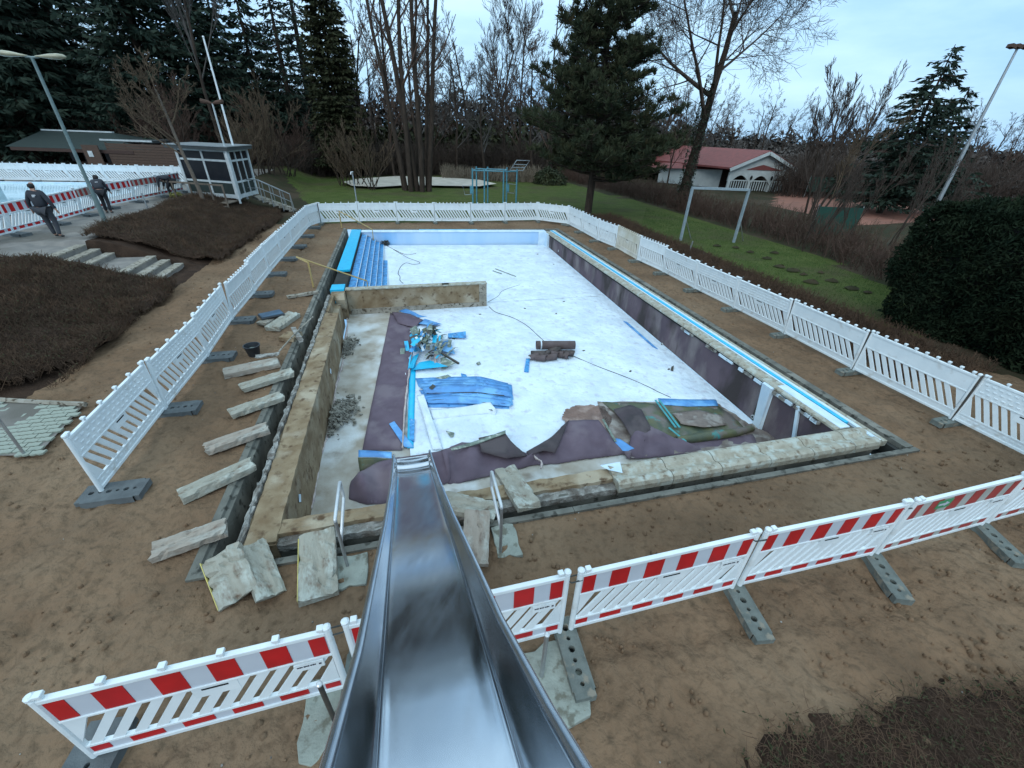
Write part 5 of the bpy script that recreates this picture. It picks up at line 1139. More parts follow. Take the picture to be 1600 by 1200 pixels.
p = G(90, 371, TER); person('person in dark grey work clothes walking along the terrace, seen from behind', (p.x, p.y, TER), rad(15), dict(ell=(-.3, -.02, 1.12), hal=(-.34, .05, .86), elr=(.3, -.05, 1.13), har=(.36, -.02, .88), top=(-.02, .02, 1.72), hed=(-.01, .04, 1.58), anl=(-.06, .05, .09), tol=(-.06, .22, .04), knr=(.13, .04, .5), anr=(.16, -.1, .1), tor=(.17, .07, .04)), s=1.07)
p = G(172, 333, TER); person('person in black jacket leaning behind the lamp post beside the barriers', (p.x, p.y, TER), rad(25), dict(wst=(0, .04, 1.05), chs=(-.04, .18, 1.22), nck=(-.06, .27, 1.33), hed=(-.07, .34, 1.4), top=(-.07, .42, 1.5), shl=(-.22, .22, 1.26), shr=(.12, .2, 1.28), ell=(-.25, .34, 1.02), elr=(.2, .22, 1.02), hal=(-.2, .45, .85), har=(.22, .36, .82)), s=1.03)
p = G(272, 309, TER); person('person in dark clothes bending down beside the kiosk', (p.x, p.y, TER), rad(90), dict(pel=(0, -.12, .88), wst=(0, 0, .98), chs=(0, .26, 1.04), nck=(0, .42, 1.0), hed=(0, .53, .95), top=(0, .62, .86), shl=(-.17, .34, 1.0), shr=(.17, .34, 1.0), ell=(-.2, .42, .74), elr=(.2, .42, .74), hal=(-.18, .5, .48), har=(.18, .5, .48), hil=(-.09, -.12, .84), hir=(.09, -.12, .84)), emblem=False, s=1.04)
p = G(276, 309, TER); b = MB(); r_ = random.Random(2)
for k in range(16): b.tube([p+Vector((r_.uniform(-.3, .3), r_.uniform(-.2, .2), r_.uniform(.02, .3))) for _ in range(4)], .03, 4)
tag(b.build('net_bag', M['bag_yellow']), 'crumpled yellow green net bag at the feet of the bending person', 'bag')
# ================================================================== VEGETATION
class Tubes:
    def __init__(s): s.V = []; s.F = []
    def add(s, pts, rs, n=3):
        b = len(s.V); K = len(pts)
        for i, p in enumerate(pts):
            t = pts[min(i+1, K-1)]-pts[max(i-1, 0)]
            if t.length < 1e-6: t = Vector((0, 0, 1))
            x = Vector((0, 0, 1)).cross(t) if abs(t.z) < .95*t.length else Vector((1, 0, 0)).cross(t)
            x.normalize(); y = t.cross(x).normalized()
            for k in range(n):
                a = 6.28318*k/n; s.V.append(p+(x*math.cos(a)+y*math.sin(a))*rs[i])
        for i in range(K-1):
            for k in range(n): s.F.append((b+i*n+k, b+i*n+(k+1) % n, b+(i+1)*n+(k+1) % n, b+(i+1)*n+k))
    def build(s, name, m, parent=None, smooth=True):
        return npmesh(name, m, [tuple(v) for v in s.V], s.F, parent, smooth)
def rotd(d, ang, az):
    x = Vector((0, 0, 1)).cross(d)
    if x.length < 1e-3: x = Vector((1, 0, 0))
    x.normalize(); y = d.cross(x)
    return (d*math.cos(ang)+(x*math.cos(az)+y*math.sin(az))*math.sin(ang)).normalized()
def bare(r, T, Tw, p, d, L, rad_, lvl, maxl, up=.12, kids=(5, 7), ang=(.5, .9), first=.3, ratio=.55, wig=.12, minr=.006, target=None):
    n = 6 if lvl == 0 else (5 if lvl == 1 else (4 if lvl < maxl else 3)); pts = [p]; dd = d.copy(); ds = [dd]
    for i in range(n):
        dd = (dd+Vector((r.gauss(0, wig), r.gauss(0, wig), r.gauss(0, wig)+up*(0 if lvl == 0 else 1)))).normalized(); pts.append(pts[-1]+dd*L/n); ds.append(dd)
    e = max(rad_*(.3 if lvl else .35), minr*.6); rs = [max(minr*.6, lerp(rad_, e, i/n)) for i in range(n+1)]
    (T if lvl == 0 else Tw).add(pts, rs, 8 if lvl == 0 else (5 if lvl == 1 else 3))
    if lvl >= maxl: return
    nk = r.randint(*kids)+(2 if lvl == 0 else 0)
    for k in range(nk):
        q = first+(1-first)*(k+r.random())/nk if lvl == 0 else .2+.8*(k+r.random())/nk
        i = min(int(q*n), n-1); f = q*n-i; pp_ = pts[i].lerp(pts[i+1], f)
        c = rotd(ds[i+1], r.uniform(*ang), r.uniform(0, 6.28))
        l2 = L*ratio*r.uniform(.7, 1.15)*(1.15-.45*q); r2 = max(minr, lerp(rad_, e, q)*r.uniform(.45, .7))
        bare(r, T, Tw, pp_, c, l2, r2, lvl+1, maxl, up, kids, ang, first, ratio, wig, minr)
def bare_tree(label, loc, seed, H, R, maxl=4, m='twig', bark='bark', group=None, d=(0, 0, 1), name='bare_tree', cat='tree', stems=None, **k):
    r = random.Random(seed); T, Tw = Tubes(), Tubes(); t = thing(name, label, cat, loc, group=group)
    if stems:
        for o_, dd, hh, rr_ in stems: bare(r, T, Tw, Vector(o_), Vector(dd).normalized(), hh, rr_, 0, maxl, **k)
    else: bare(r, T, Tw, Vector((0, 0, -.1)), Vector(d).normalized(), H, R, 0, maxl, **k)
    T.build('trunk', M[bark], t); Tw.build('branches', M[m], t); return t
class Leaves:
    def __init__(s): s.V = []; s.F = []
    def quad(s, c, a, b_):
        n = len(s.V); s.V += [c-a-b_*.3, c+b_*-.0-a*0+b_*-.5, c+a, c+b_*.5]; s.F.append((n, n+1, n+2, n+3))
def conifer(label, loc, seed, H, R, m='spruce', droop=.35, dens=1.0, low=.08, group=None, name='spruce_tree', leaf=(.5, .12), irregular=.2, top=1.0, shape=1.0):
    r = random.Random(seed); T, Lf = Tubes(), Leaves(); t = thing(name, label, 'tree', loc, group=group)
    T.add([Vector((0, 0, -.2)), Vector((0, 0, H*.5)), Vector((0, 0, H))], [H*.018+.05, H*.01+.03, .02], 7)
    z = H*low
    while z < H*.99:
        q = z/H; rad_ = R*(1-q)**shape*top+.12; nb = max(4, int((5+rad_*2.2)*dens))
        for k in range(nb):
            az = r.uniform(0, 6.283); L = rad_*r.uniform(1-irregular*1.6, 1+irregular); dz = r.uniform(-.3, .3)*H/40
            d = Vector((math.cos(az), math.sin(az), 0)); p0 = Vector((0, 0, z+dz)); pts = [p0]
            for i in range(1, 5): f = i/4; pts.append(p0+d*L*f+Vector((0, 0, -droop*L*f+droop*.6*L*f*f*f)))
            T.add(pts, [.04, .03, .025, .02, .01], 3); nl = max(4, int(L*9*dens))
            for j in range(nl):
                f = r.uniform(.12, 1.02); i = min(int(f*4), 3); c = pts[i].lerp(pts[i+1], min(f*4-i, 1)); s_ = Vector((-d.y, d.x, 0))*r.choice((-1, 1))
                ld = (d*r.uniform(.3, .9)+s_*r.uniform(.2, .8)+Vector((0, 0, r.uniform(-.75, .1)))).normalized(); ll = leaf[0]*r.uniform(.6, 1.25)*(1.1-.3*f); nrm = Vector((r.gauss(0, 1), r.gauss(0, 1), r.gauss(0, 1))); w_ = ld.cross(nrm).normalized()*leaf[1]*r.uniform(.7, 1.4)
                Lf.quad(c+ld*ll*.5+s_*r.uniform(0, .12)*L*.6, ld*ll*.5, w_)
        z += H*.022+.12
    T.build('trunk', M['bark'], t); npmesh('crown', M[m], [tuple(v) for v in Lf.V], Lf.F, t); return t
def pine(label, loc, seed, H, R, name='pine_tree'):
    r = random.Random(seed); T, Lf = Tubes(), Leaves(); t = thing(name, label, 'tree', loc)
    T.add([Vector((0, 0, -.2)), Vector((.1, 0, H*.3)), Vector((-.1, 0, H*.7)), Vector((0, 0, H))], [.27, .22, .13, .03], 9)
    def tuft(c, d, s):
        for k in range(22):
            dd = (d*1.0+Vector((r.gauss(0, .7), r.gauss(0, .7), r.gauss(0, .6)+.2))).normalized(); L = s*r.uniform(.6, 1.2); w_ = dd.cross(Vector((r.gauss(0, 1), r.gauss(0, 1), r.gauss(0, 1)))).normalized()*.055
            Lf.quad(c+dd*L*.5, dd*L*.5, w_)
    z = 2.3
    while z < H:
        q = z/H; rad_ = R*(.9+.25*math.sin(q*7+1))*(1-max(0, q-.45)*1.5)*(.75+.35*min(1, q*4))
        for k in range(6):
            az = r.uniform(0, 6.283); L = max(.6, rad_*r.uniform(.6, 1.1)); d = Vector((math.cos(az), math.sin(az), 0)); p0 = Vector((0, 0, z+r.uniform(-.3, .3))); pts = [p0]
            sl_ = r.uniform(-.1, .1)
            for i in range(1, 6): f = i/5; pts.append(p0+d*L*f+Vector((r.gauss(0, .08), r.gauss(0, .08), L*(sl_*f+.22*f*f))))
            T.add(pts, [.07, .06, .05, .035, .025, .012], 4)
            for j in range(int(7+L*4.5)):
                f = r.uniform(.3, 1.0); i = min(int(f*5), 4); c = pts[i].lerp(pts[i+1], min(f*5-i, 1)); sd = Vector((-d.y, d.x, 0))*r.uniform(-1, 1)*L*.34*(1.25-f)
                e_ = c+sd+d*r.uniform(0, .3)+Vector((0, 0, r.uniform(-.05, .25))); T.add([c, c.lerp(e_, .6), e_], [.02, .015, .01], 3); tuft(e_, (d*.4+Vector((0, 0, .7))).normalized(), .42)
        z += .42
    T.build('trunk', M['bark'], t); npmesh('crown', M['pine'], [tuple(v) for v in Lf.V], Lf.F, t); return t
def gp_(px, py, z=0.0): p = G(px, py, z); return p
def at_d(px, py, Y, z=None):
    p = atY(px, py, Y)
    if z is not None: p.z = z
    return p
# --- the near scenery trees -----------------------------------------
b0 = gp_(650, 299)
stems = []
for dx, dy, lx, ly, hh, rr_ in ((-.9, .2, -.075, .0, 17, .21), (-.35, -.3, -.03, .02, 18, .24), (.1, .1, .0, .0, 18.5, .26), (.6, -.2, .035, .0, 18, .25), (1.1, .2, .085, .03, 18, .24), (-1.2, .5, -.12, 0, 13, .13), (.9, .6, .05, .1, 16, .18), (-.1, .7, .03, .05, 15, .15)):
    stems.append(((dx, dy, -.1), (lx, ly, 1), hh, rr_))
bare_tree('clump of tall bare alders with many trunks rising from one base on the lawn', b0, 11, 16, .25, 4, stems=stems, name='alder_clump', m='twig_red', kids=(3, 5), ang=(.6, 1.15), first=.42, ratio=.26, wig=.035, up=.1, minr=.014)
pine('large bushy dark pine standing behind the far right pool corner', gp_(918, 333), 4, 17.5, 4.9)
bb = gp_(1062, 324)
bt = bare_tree('tall bare beech with ivy on its leaning trunk and wide crown behind the goal', bb, 26, 12, .42, 5, m='twig', name='beech_tree', d=(.03, 0, 1), kids=(5, 7), ang=(.6, 1.1), first=.5, ratio=.68, wig=.05, up=.03, minr=.011)
r_ = random.Random(3); Lf = Leaves()
for k in range(2600):
    z = r_.uniform(.2, 8.6); a = r_.uniform(0, 6.28); q = .42*(1-z/22)+.05+r_.uniform(0, .12)*(1 if z < 7 else .3); c = Vector((z*.03+q*math.cos(a), q*math.sin(a), z)); d = Vector((r_.gauss(0, 1), r_.gauss(0, 1), r_.gauss(0, .7))).normalized()
    Lf.quad(c, d*.09, d.cross(Vector((0, 0, 1))).normalized()*.09 if abs(d.z) < .9 else Vector((.09, 0, 0)))
o = npmesh('ivy', M['ivy'], [tuple(v) for v in Lf.V], Lf.F, bt)
bare_tree('broad bare tree with a fan shaped crown right of the alder clump', gp_(775, 268), 31, 13.5, .22, 5, m='twig', kids=(5, 6), ang=(.3, .62), first=.28, ratio=.55, wig=.07, up=.12, minr=.014)
# dark spruces on the left
conifer('giant dark spruce at the left picture edge behind the hut', at_d(60, 235, 44, .9), 41, 24, 7.6, dens=1.05, leaf=(.95, .24), droop=.3, irregular=.45, group='dark spruces behind the hut', shape=.55)
conifer('giant dark spruce behind the double headed lamp', at_d(165, 235, 50, .9), 46, 24, 5.5, dens=.95, leaf=(.95, .24), droop=.3, irregular=.4, group='dark spruces behind the hut', shape=.55)
conifer('tall dark spruce left of the kiosk lamp', at_d(272, 240, 46, .9), 42, 23, 5.2, dens=1.05, leaf=(.8, .22), droop=.3, irregular=.35, group='dark spruces behind the hut', shape=.55)
conifer('tall dark spruce behind the white flag pole', at_d(345, 235, 49, .9), 43, 19.5, 5.2, dens=1.05, leaf=(.8, .2), irregular=.35, group='dark spruces behind the hut', shape=.6)
conifer('medium pointed spruce between flag pole and column shaped conifer', at_d(424, 235, 52, .5), 44, 16.5, 4.2, dens=1.0, leaf=(.7, .18), group='dark spruces behind the hut', shape=.75)
conifer('smaller pointed spruce left of the medium one', at_d(385, 235, 54, .5), 47, 17, 3.8, dens=.9, leaf=(.7, .18), group='dark spruces behind the hut', shape=.75)
conifer('slender spruce with open top left of the column shaped conifer', at_d(468, 235, 52, .5), 45, 18, 4.0, dens=.85, leaf=(.65, .16), irregular=.4, group='dark spruces behind the hut', shape=.75)
conifer('tall ragged conifer with its tip at the top picture edge', at_d(497, 235, 56, .5), 48, 21.5, 3.6, dens=.7, leaf=(.65, .18), irregular=.5, shape=.6)
conifer('dense column shaped thuja in front of the bare wood', at_d(540, 262, 50, .3), 49, 17, 2.6, m='thuja', dens=1.9, leaf=(.55, .16), droop=-.4, irregular=.12, low=.03, name='thuja_tree', shape=.35)
conifer('spruce with several uneven tops beyond the tennis court', at_d(1388, 300, 37, .2), 51, 10.6, 4.3, dens=1.0, leaf=(.6, .15), droop=.2, irregular=.4, shape=.8, group='dark spruces beyond the court')
conifer('shorter leaning spruce right of the one beyond the tennis court', at_d(1440, 290, 38, .2), 52, 8.4, 3.2, dens=1.0, leaf=(.55, .14), droop=-.15, irregular=.45, shape=.8, group='dark spruces beyond the court')
# hand placed bare trees
bare_tree('small bare tree standing before the kiosk', gp_(322, 324, .75), 61, 5.4, .11, 4, m='twig_tan', bark='wood_grey', kids=(4, 6), ang=(.5, 1.0), first=.45, ratio=.5, wig=.05, minr=.012)
bare_tree('slender vase shaped bare tree behind the kiosk', at_d(350, 240, 40, .9), 62, 12, .16, 4, m='far_twig', kids=(5, 7), ang=(.2, .45), first=.42, ratio=.6, wig=.04, up=.15, minr=.013)
hz = [(300, 41, 6.5), (415, 40, 6.2), (445, 42, 5.5), (395, 38, 4.6), (245, 42, 5.0)]
for k, (px, Y, H_) in enumerate(hz):
    rr_ = random.Random(70+k); st_ = [((rr_.gauss(0, .5), rr_.gauss(0, .4), -.1), (rr_.gauss(0, .28), rr_.gauss(0, .2), 1), H_*rr_.uniform(.7, 1), .05) for _ in range(9)]
    bare_tree(['brown leafless bush behind the board fence', 'large brown leafless bush right of the kiosk roof', 'leafless bush at the left end of the lawn', 'leafless bush over the concrete stair', 'thin leafless bush left of the kiosk'][k], at_d(px, 268, Y, .7), 80+k, H_, .06, 3, stems=st_, m='twig_tan' if k in (1, 3) else 'twig_red', name='leafless_bush', cat='bush', kids=(5, 7), ang=(.3, .8), first=.15, ratio=.42, wig=.08, up=.1, minr=.012, group='leafless bushes left of the lawn')
for k, (px, py, H_, lb) in enumerate(((555, 292, 4.6, 'tall leafless shrub on the lawn left of the alder clump'), (583, 296, 5.2, 'second leafless shrub close to the alder clump'), (536, 290, 3.8, 'lower leafless shrub beside the pale sand court'))):
    rr_ = random.Random(90+k); st_ = [((rr_.gauss(0, .3), rr_.gauss(0, .3), -.1), (rr_.gauss(0, .22), rr_.gauss(0, .18), 1), H_*rr_.uniform(.7, 1), .04) for _ in range(8)]
    bare_tree(lb, gp_(px, py), 95+k, H_, .05, 3, stems=st_, m='twig_tan', name='leafless_bush', cat='bush', kids=(4, 6), ang=(.3, .7), first=.15, ratio=.4, wig=.07, up=.12, minr=.012)
# repeated woodland trees: a few kinds, copied
far_a = bare_tree('', (0, 0, -60), 101, 13, .2, 4, m='far_twig', kids=(6, 9), ang=(.5, 1.05), first=.25, ratio=.4, wig=.07, up=.06, minr=.013, name='woodland_tree')
far_b = bare_tree('', (0, 0, -60), 102, 13.5, .17, 4, m='twig', kids=(6, 9), ang=(.4, .85), first=.3, ratio=.4, wig=.06, up=.08, minr=.013, name='woodland_tree')
far_c = bare_tree('', (0, 0, -60), 103, 15, .16, 4, m='twig_red', kids=(7, 9), ang=(.5, 1.0), first=.15, ratio=.34, wig=.05, minr=.013, name='woodland_tree')
kinds = [(far_a, 'grey wide crowned bare woodland tree'), (far_b, 'brown upright bare woodland tree'), (far_c, 'reddish densely twigged bare woodland tree')]
ORD = ordn+['thirteenth', 'fourteenth', 'fifteenth', 'sixteenth', 'seventeenth', 'eighteenth', 'nineteenth', 'twentieth', 'twentyfirst', 'twentysecond', 'twentythird', 'twentyfourth', 'twentyfifth', 'twentysixth']
used3 = set(); r_ = random.Random(8); GW = 'bare trees of the wood behind the lawn'
rows = []
for k in range(26): rows.append((lerp(505, 1075, k/25)+r_.uniform(-10, 10), r_.uniform(50, 62), r_.uniform(.75, 1.0)*(.62 if k > 18 else 1)))
for k in range(15): rows.append((lerp(360, 1080, k/14)+r_.uniform(-14, 14), r_.uniform(66, 78), r_.uniform(.85, 1.15)*(.7 if k > 11 else 1)))
for k in range(26): rows.append((lerp(1040, 1700, k/25)+r_.uniform(-10, 10), r_.uniform(70, 84), r_.uniform(.62, .85)*(1-.25*k/25)))
for k in range(14): rows.append((lerp(1500, 1800, k/13)+r_.uniform(-10, 10), r_.uniform(42, 52), r_.uniform(.28, .38)))
for k in range(10): rows.append((lerp(-60, 260, k/9)+r_.uniform(-10, 10), r_.uniform(58, 68), r_.uniform(1.0, 1.3)))
def where(px):
    return 'at the far left' if px < 300 else 'left of the alder clump' if px < 600 else 'behind the alder clump' if px < 720 else 'between alders and pine' if px < 860 else 'behind the pine' if px < 1040 else 'behind the red roofed house' if px < 1260 else 'beyond the tennis court' if px < 1500 else 'near the right picture edge'
cnt_ = {}
for px, Y, s in rows:
    kx = r_.randrange(3); pr, lb = kinds[kx]; key = (where(px)); cnt_[key] = cnt_.get(key, 0)+1
    lab = f'{lb} {key}, {"nearer" if Y < 60 else "farther"} row, {ORD[cnt_[key]-1]} there'
    p = at_d(px, 250, Y, 0); m_ = Matrix.Translation(p) @ Matrix.Rotation(r_.uniform(0, 6.28), 4, 'Z') @ Matrix.Diagonal((s*r_.uniform(.85, 1.15), s, s*r_.uniform(.9, 1.1), 1))
    if kx not in used3: used3.add(kx); pr.matrix_basis = m_; pr['label'] = lab; pr['group'] = GW
    else: dup(pr, lab, GW, matrix=m_)
bare_tree('slanting bare tree left of the uneven spruce, beyond the goal', gp_(1268, 352), 111, 5.5, .08, 4, m='twig_tan', d=(.35, 0, 1), kids=(4, 6), ang=(.2, .5), first=.3, ratio=.5, wig=.05, up=.1, minr=.012)
bare_tree('bare tree with forked stems right of the red roofed house', gp_(1262, 345), 112, 10.5, .1, 4, m='twig', d=(.1, 0, 1), kids=(5, 6), ang=(.2, .5), first=.35, ratio=.5, wig=.05, minr=.012, stems=[((0, 0, 0), (.1, 0, 1), 6.8, .11), ((.3, .2, 0), (.35, 0, 1), 6.5, .09), ((-.3, 0, 0), (-.12, 0, 1), 5.2, .08)])
bare_tree('thin bare trees in the scrub before the light mast', gp_(1330, 392), 113, 6, .06, 3, m='twig', kids=(5, 6), ang=(.2, .6), first=.2, ratio=.5, wig=.05, minr=.01, stems=[((r_.uniform(-3, 5), r_.uniform(-1, 3), 0), (r_.uniform(.0, .4), 0, 1), r_.uniform(2, 4), .04) for _ in range(10)])
# --- thickets and masses --------------------------------------------
def thicket(name, label, line, depth, h, n, m, seed, spread=.35, lean=.25, r0=.014, kind='stuff', cat='thicket', seg=3, side=1, twigs=4):
    "many stems with side twigs, in a band along world polyline"
    r = random.Random(seed); T = Tubes(); pts = [Vector(p) for p in line]; seglen = [(pts[i+1]-pts[i]).length for i in range(len(pts)-1)]; tot = sum(seglen)
    for k in range(n):
        s = r.uniform(0, tot); i = 0
        while i < len(seglen)-1 and s > seglen[i]: s -= seglen[i]; i += 1
        a = pts[i].lerp(pts[i+1], s/seglen[i]); d = (pts[i+1]-pts[i]).normalized(); nn = Vector((-d.y, d.x, 0)); p = a+nn*r.uniform(0, depth)*side
        hh = h*r.uniform(.45, 1.05)*(.75+.5*float(vnoise(np.array([p.x*.25]), np.array([p.y*.25]), seed)[0])); dd = Vector((r.gauss(0, lean), r.gauss(0, lean), 1)).normalized(); q = [p]
        for j in range(seg): dd = (dd+Vector((r.gauss(0, spread*.5), r.gauss(0, spread*.5), 0))).normalized(); q.append(q[-1]+dd*hh/seg)
        T.add(q, [r0]+[r0*.75]*(seg-1)+[r0*.35], 3)
        for j in range(twigs):
            f = r.uniform(.2, .95)*seg; i2 = min(int(f), seg-1); c = q[i2].lerp(q[i2+1], f-i2); e = rotd(dd, r.uniform(.4, 1.1), r.uniform(0, 6.28)); L = hh*r.uniform(.15, .35); T.add([c, c+e*L], [r0*.6, r0*.3], 3)
    o = T.build(name, M[m]); o['kind'] = kind; o['label'] = label; o['category'] = cat; return o
Wp = lambda px, py, z=0: gp_(px, py, z)
thicket('brush_hedge', 'brown leafless brush hedge along the right edge of the lawn', [Wp(850, 272), Wp(905, 288), Wp(1012, 317), Wp(1120, 348), Wp(1255, 390), Wp(1400, 452)], 2.4, 1.35, 3000, 'twig_red', 5, r0=.016, twigs=5)
thicket('brush_hedge', 'tan dry undergrowth behind the brown brush hedge before the court', [Wp(880, 272), Wp(1012, 300), Wp(1120, 330), Wp(1255, 365), Wp(1420, 420), Wp(1600, 470)], 3.0, 1.2, 1300, 'twig_tan', 6, r0=.014, lean=.35)
thicket('brush_hedge', 'dark leafless undergrowth along the front of the wood', [at_d(430, 262, 46, 0), at_d(560, 258, 51, 0), at_d(700, 254, 55, 0), at_d(850, 254, 55, 0)], 5, 3.4, 3000, 'twig', 7, r0=.03, twigs=6)
thicket('brush_hedge', 'brown leafless undergrowth behind the hut and fence', [at_d(-40, 250, 43, .9), at_d(150, 250, 44, .9), at_d(330, 250, 46, .9), at_d(450, 255, 48, .2)], 4, 4.6, 2200, 'twig_red', 8, r0=.03, twigs=6)
thicket('reed_bank', 'pale dry reeds behind the lawn between alders and pine', [at_d(690, 258, 50, 0), at_d(850, 258, 51, 0)], 1.6, 1.5, 1300, 'reed', 9, r0=.02, twigs=0, lean=.12)
thicket('far_scrub', 'grey brown scrub and bare wood at the right beyond the court', [at_d(1230, 268, 46, 0), at_d(1450, 285, 44, 0), at_d(1700, 300, 42, 0), at_d(1950, 320, 40, 0)], 8, 3.6, 3400, 'twig', 10, r0=.03, twigs=6)
thicket('brush_hedge', 'brown clipped ground cover strip outside the right barriers', [W(14.1, 24), W(14.1, 12), W(14.2, 2)], -3.1, .34, 15000, 'bed_twig', 12, r0=.009, lean=.6, twigs=3, side=-1)
thicket('scrub_patch', 'dense brownish scrub between lawn and black hedge', [Wp(1405, 452), Wp(1500, 470), Wp(1700, 520)], 3, 1.7, 900, 'twig_tan', 13, lean=.4)
# solid far mass of dark evergreen understorey
def leafmass(name, label, items, m, seed, n, leaf=.4, kind='stuff', cat='evergreens'):
    r = random.Random(seed); Lf = Leaves()
    for c, rx, ry, rz_, w_ in items:
        for k in range(int(n*w_)):
            d = Vector((r.gauss(0, 1), r.gauss(0, 1), r.gauss(0, 1))).normalized(); q = r.uniform(.72, 1.0)*(1+.16*math.sin(d.x*7+c[0])*math.cos(d.z*6+c[1])); p = Vector(c)+Vector((d.x*rx*q, d.y*ry*q, abs(d.z)*rz_*q))
            a = Vector((r.gauss(0, 1), r.gauss(0, 1), r.gauss(0, 1))).normalized(); b_ = a.cross(d); b_ = b_.normalized() if b_.length > .05 else Vector((1, 0, 0)); Lf.quad(p, a*leaf*r.uniform(.4, .9), b_*leaf*.5)
    o = npmesh(name, M[m], [tuple(v) for v in Lf.V], Lf.F); tag(o, label, cat, None, kind); return o
its = []
r_ = random.Random(12)
for px in range(-60, 470, 22): its.append((tuple(at_d(px, 250, r_.uniform(50, 56), .3)), 3, 2.5, r_.uniform(5, 7.5), 1))
leafmass('evergreen_understorey', 'dark evergreen understorey among the spruces at the left', its, 'spruce', 3, 800, .75)
its = [(tuple(at_d(px, 250, r_.uniform(60, 66), -.3)), 4, 2.5, r_.uniform(2.5, 6.5), 1) for px in range(460, 1120, 18)]
leafmass('evergreen_understorey', 'dark evergreen mass low behind the alder clump and pine', its, 'thuja', 4, 420, .85)
its = [(tuple(at_d(px, 250, r_.uniform(70, 78) if px < 1260 else r_.uniform(54, 66), -.3)), 4, 2.5, r_.uniform(2.2, 4.8), 1) for px in range(1060, 1460, 15)]+[(tuple(at_d(px, 250, r_.uniform(44, 52), -.3)), 3.5, 2.2, r_.uniform(1.8, 3.0), 1) for px in range(1460, 1900, 20)]
leafmass('evergreen_understorey', 'dark green bushes beyond the tennis court', its, 'far_twig', 5, 700, .4)
its = [(tuple(at_d(px, 245, 88, -2)), 8, 3, r_.uniform(11, 15), 1) for px in range(-100, 1050, 40)]+[(tuple(at_d(px, 245, 95, -2)), 9, 3, r_.uniform(6, 9.5), 1) for px in range(1050, 2100, 40)]
leafmass('distant_wood', 'far bare wood reading as one grey mass on the horizon', its, 'far_twig', 6, 1500, .95, cat='wood')
# a few low evergreens with their own shape
for px, py, Yd, h_, w_, lb in ((862, 262, 50, 1.6, 1.9, 'low dark pine bush at the foot of the pine, left side'), (1440, 250, 60, 4, 2.2, 'rounded dark evergreen on the skyline beyond the mast'), (1575, 262, 50, 3.5, 1.9, 'rounded dark green tree near the right picture edge')):
    leafmass('evergreen_bush', lb, [(tuple(at_d(px, py, Yd, 0)), w_, w_, h_, 1)], 'pine' if px < 900 else 'hedge', px, 1300, .3, kind=None, cat='bush')
# black clipped hedge on the right
r_ = random.Random(31); hp = [Wp(1392, 520), Wp(1470, 592), Wp(1760, 800)]
c0, c1 = Vector((12.0, 12.6, 0)), Vector((14.6, 4.0, 0))
Lf = Leaves(); T = Tubes(); ax = (c1-c0).normalized(); nx = Vector((-ax.y, ax.x, 0)); nx = nx if nx.x > 0 else -nx; HL = (c1-c0).length; HD = 6.0; HH = 3.5
cnr = []
def hedge_pt(s, w, z): return c0+ax*s+nx*w+Vector((0, 0, z))
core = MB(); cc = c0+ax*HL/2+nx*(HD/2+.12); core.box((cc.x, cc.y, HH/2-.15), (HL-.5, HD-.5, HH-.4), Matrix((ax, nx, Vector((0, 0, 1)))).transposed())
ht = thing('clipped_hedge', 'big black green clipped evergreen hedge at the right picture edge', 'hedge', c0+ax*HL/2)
core.build('shade_core', M['hole'], ht)  # black box instead of branches, painting the shade inside the hedge
for k in range(110000):
    f = r_.random()
    if f < .45: s, w, z, nn = r_.uniform(0, HL), 0, r_.uniform(0, HH), -nx
    elif f < .7: s, w, z, nn = r_.uniform(0, HL), r_.uniform(0, HD), HH, Vector((0, 0, 1))
    elif f < .9: s, w, z, nn = (0 if r_.random() < .7 else HL), r_.uniform(0, HD), r_.uniform(0, HH), -ax
    else: s, w, z, nn = r_.uniform(0, HL), r_.uniform(0, .5), HH-r_.uniform(0, .4), -nx
    p = hedge_pt(s, w, z); p = p-ax*.95*max(0, 1-s/3.0)*math.sin(math.pi*min(1, z/HH)*.72); bul = .22*math.sin(p.x*1.7+p.z*1.3)*math.cos(p.y*1.5)+.12*math.sin(p.y*4+p.z*3.1)+.3*float(vnoise(np.array([p.x*1.9+p.z]), np.array([p.y*1.9-p.z]), 7)[0])-.15+r_.uniform(-.2, .1)
    ez_ = z/HH; rnd_ = max(0, ez_-.75)*1.6; p = p+nn*bul-(nn*rnd_ if nn.z == 0 else Vector((0, 0, 0)))+ (Vector((0, 0, -.5*max(0, 1-min(s, HL-s, w, HD-w)/.8))) if nn.z else Vector((0, 0, 0)))
    a = (nn*r_.uniform(.2, 1)+Vector((r_.gauss(0, .6), r_.gauss(0, .6), r_.gauss(.3, .6)))).normalized(); b_ = a.cross(Vector((r_.gauss(0, 1), r_.gauss(0, 1), r_.gauss(0, 1)))).normalized(); Lf.quad(p, a*r_.uniform(.05, .11), b_*r_.uniform(.03, .06))
npmesh('foliage', M['hedge'], [tuple(v-ht.location) for v in Lf.V], Lf.F, ht)
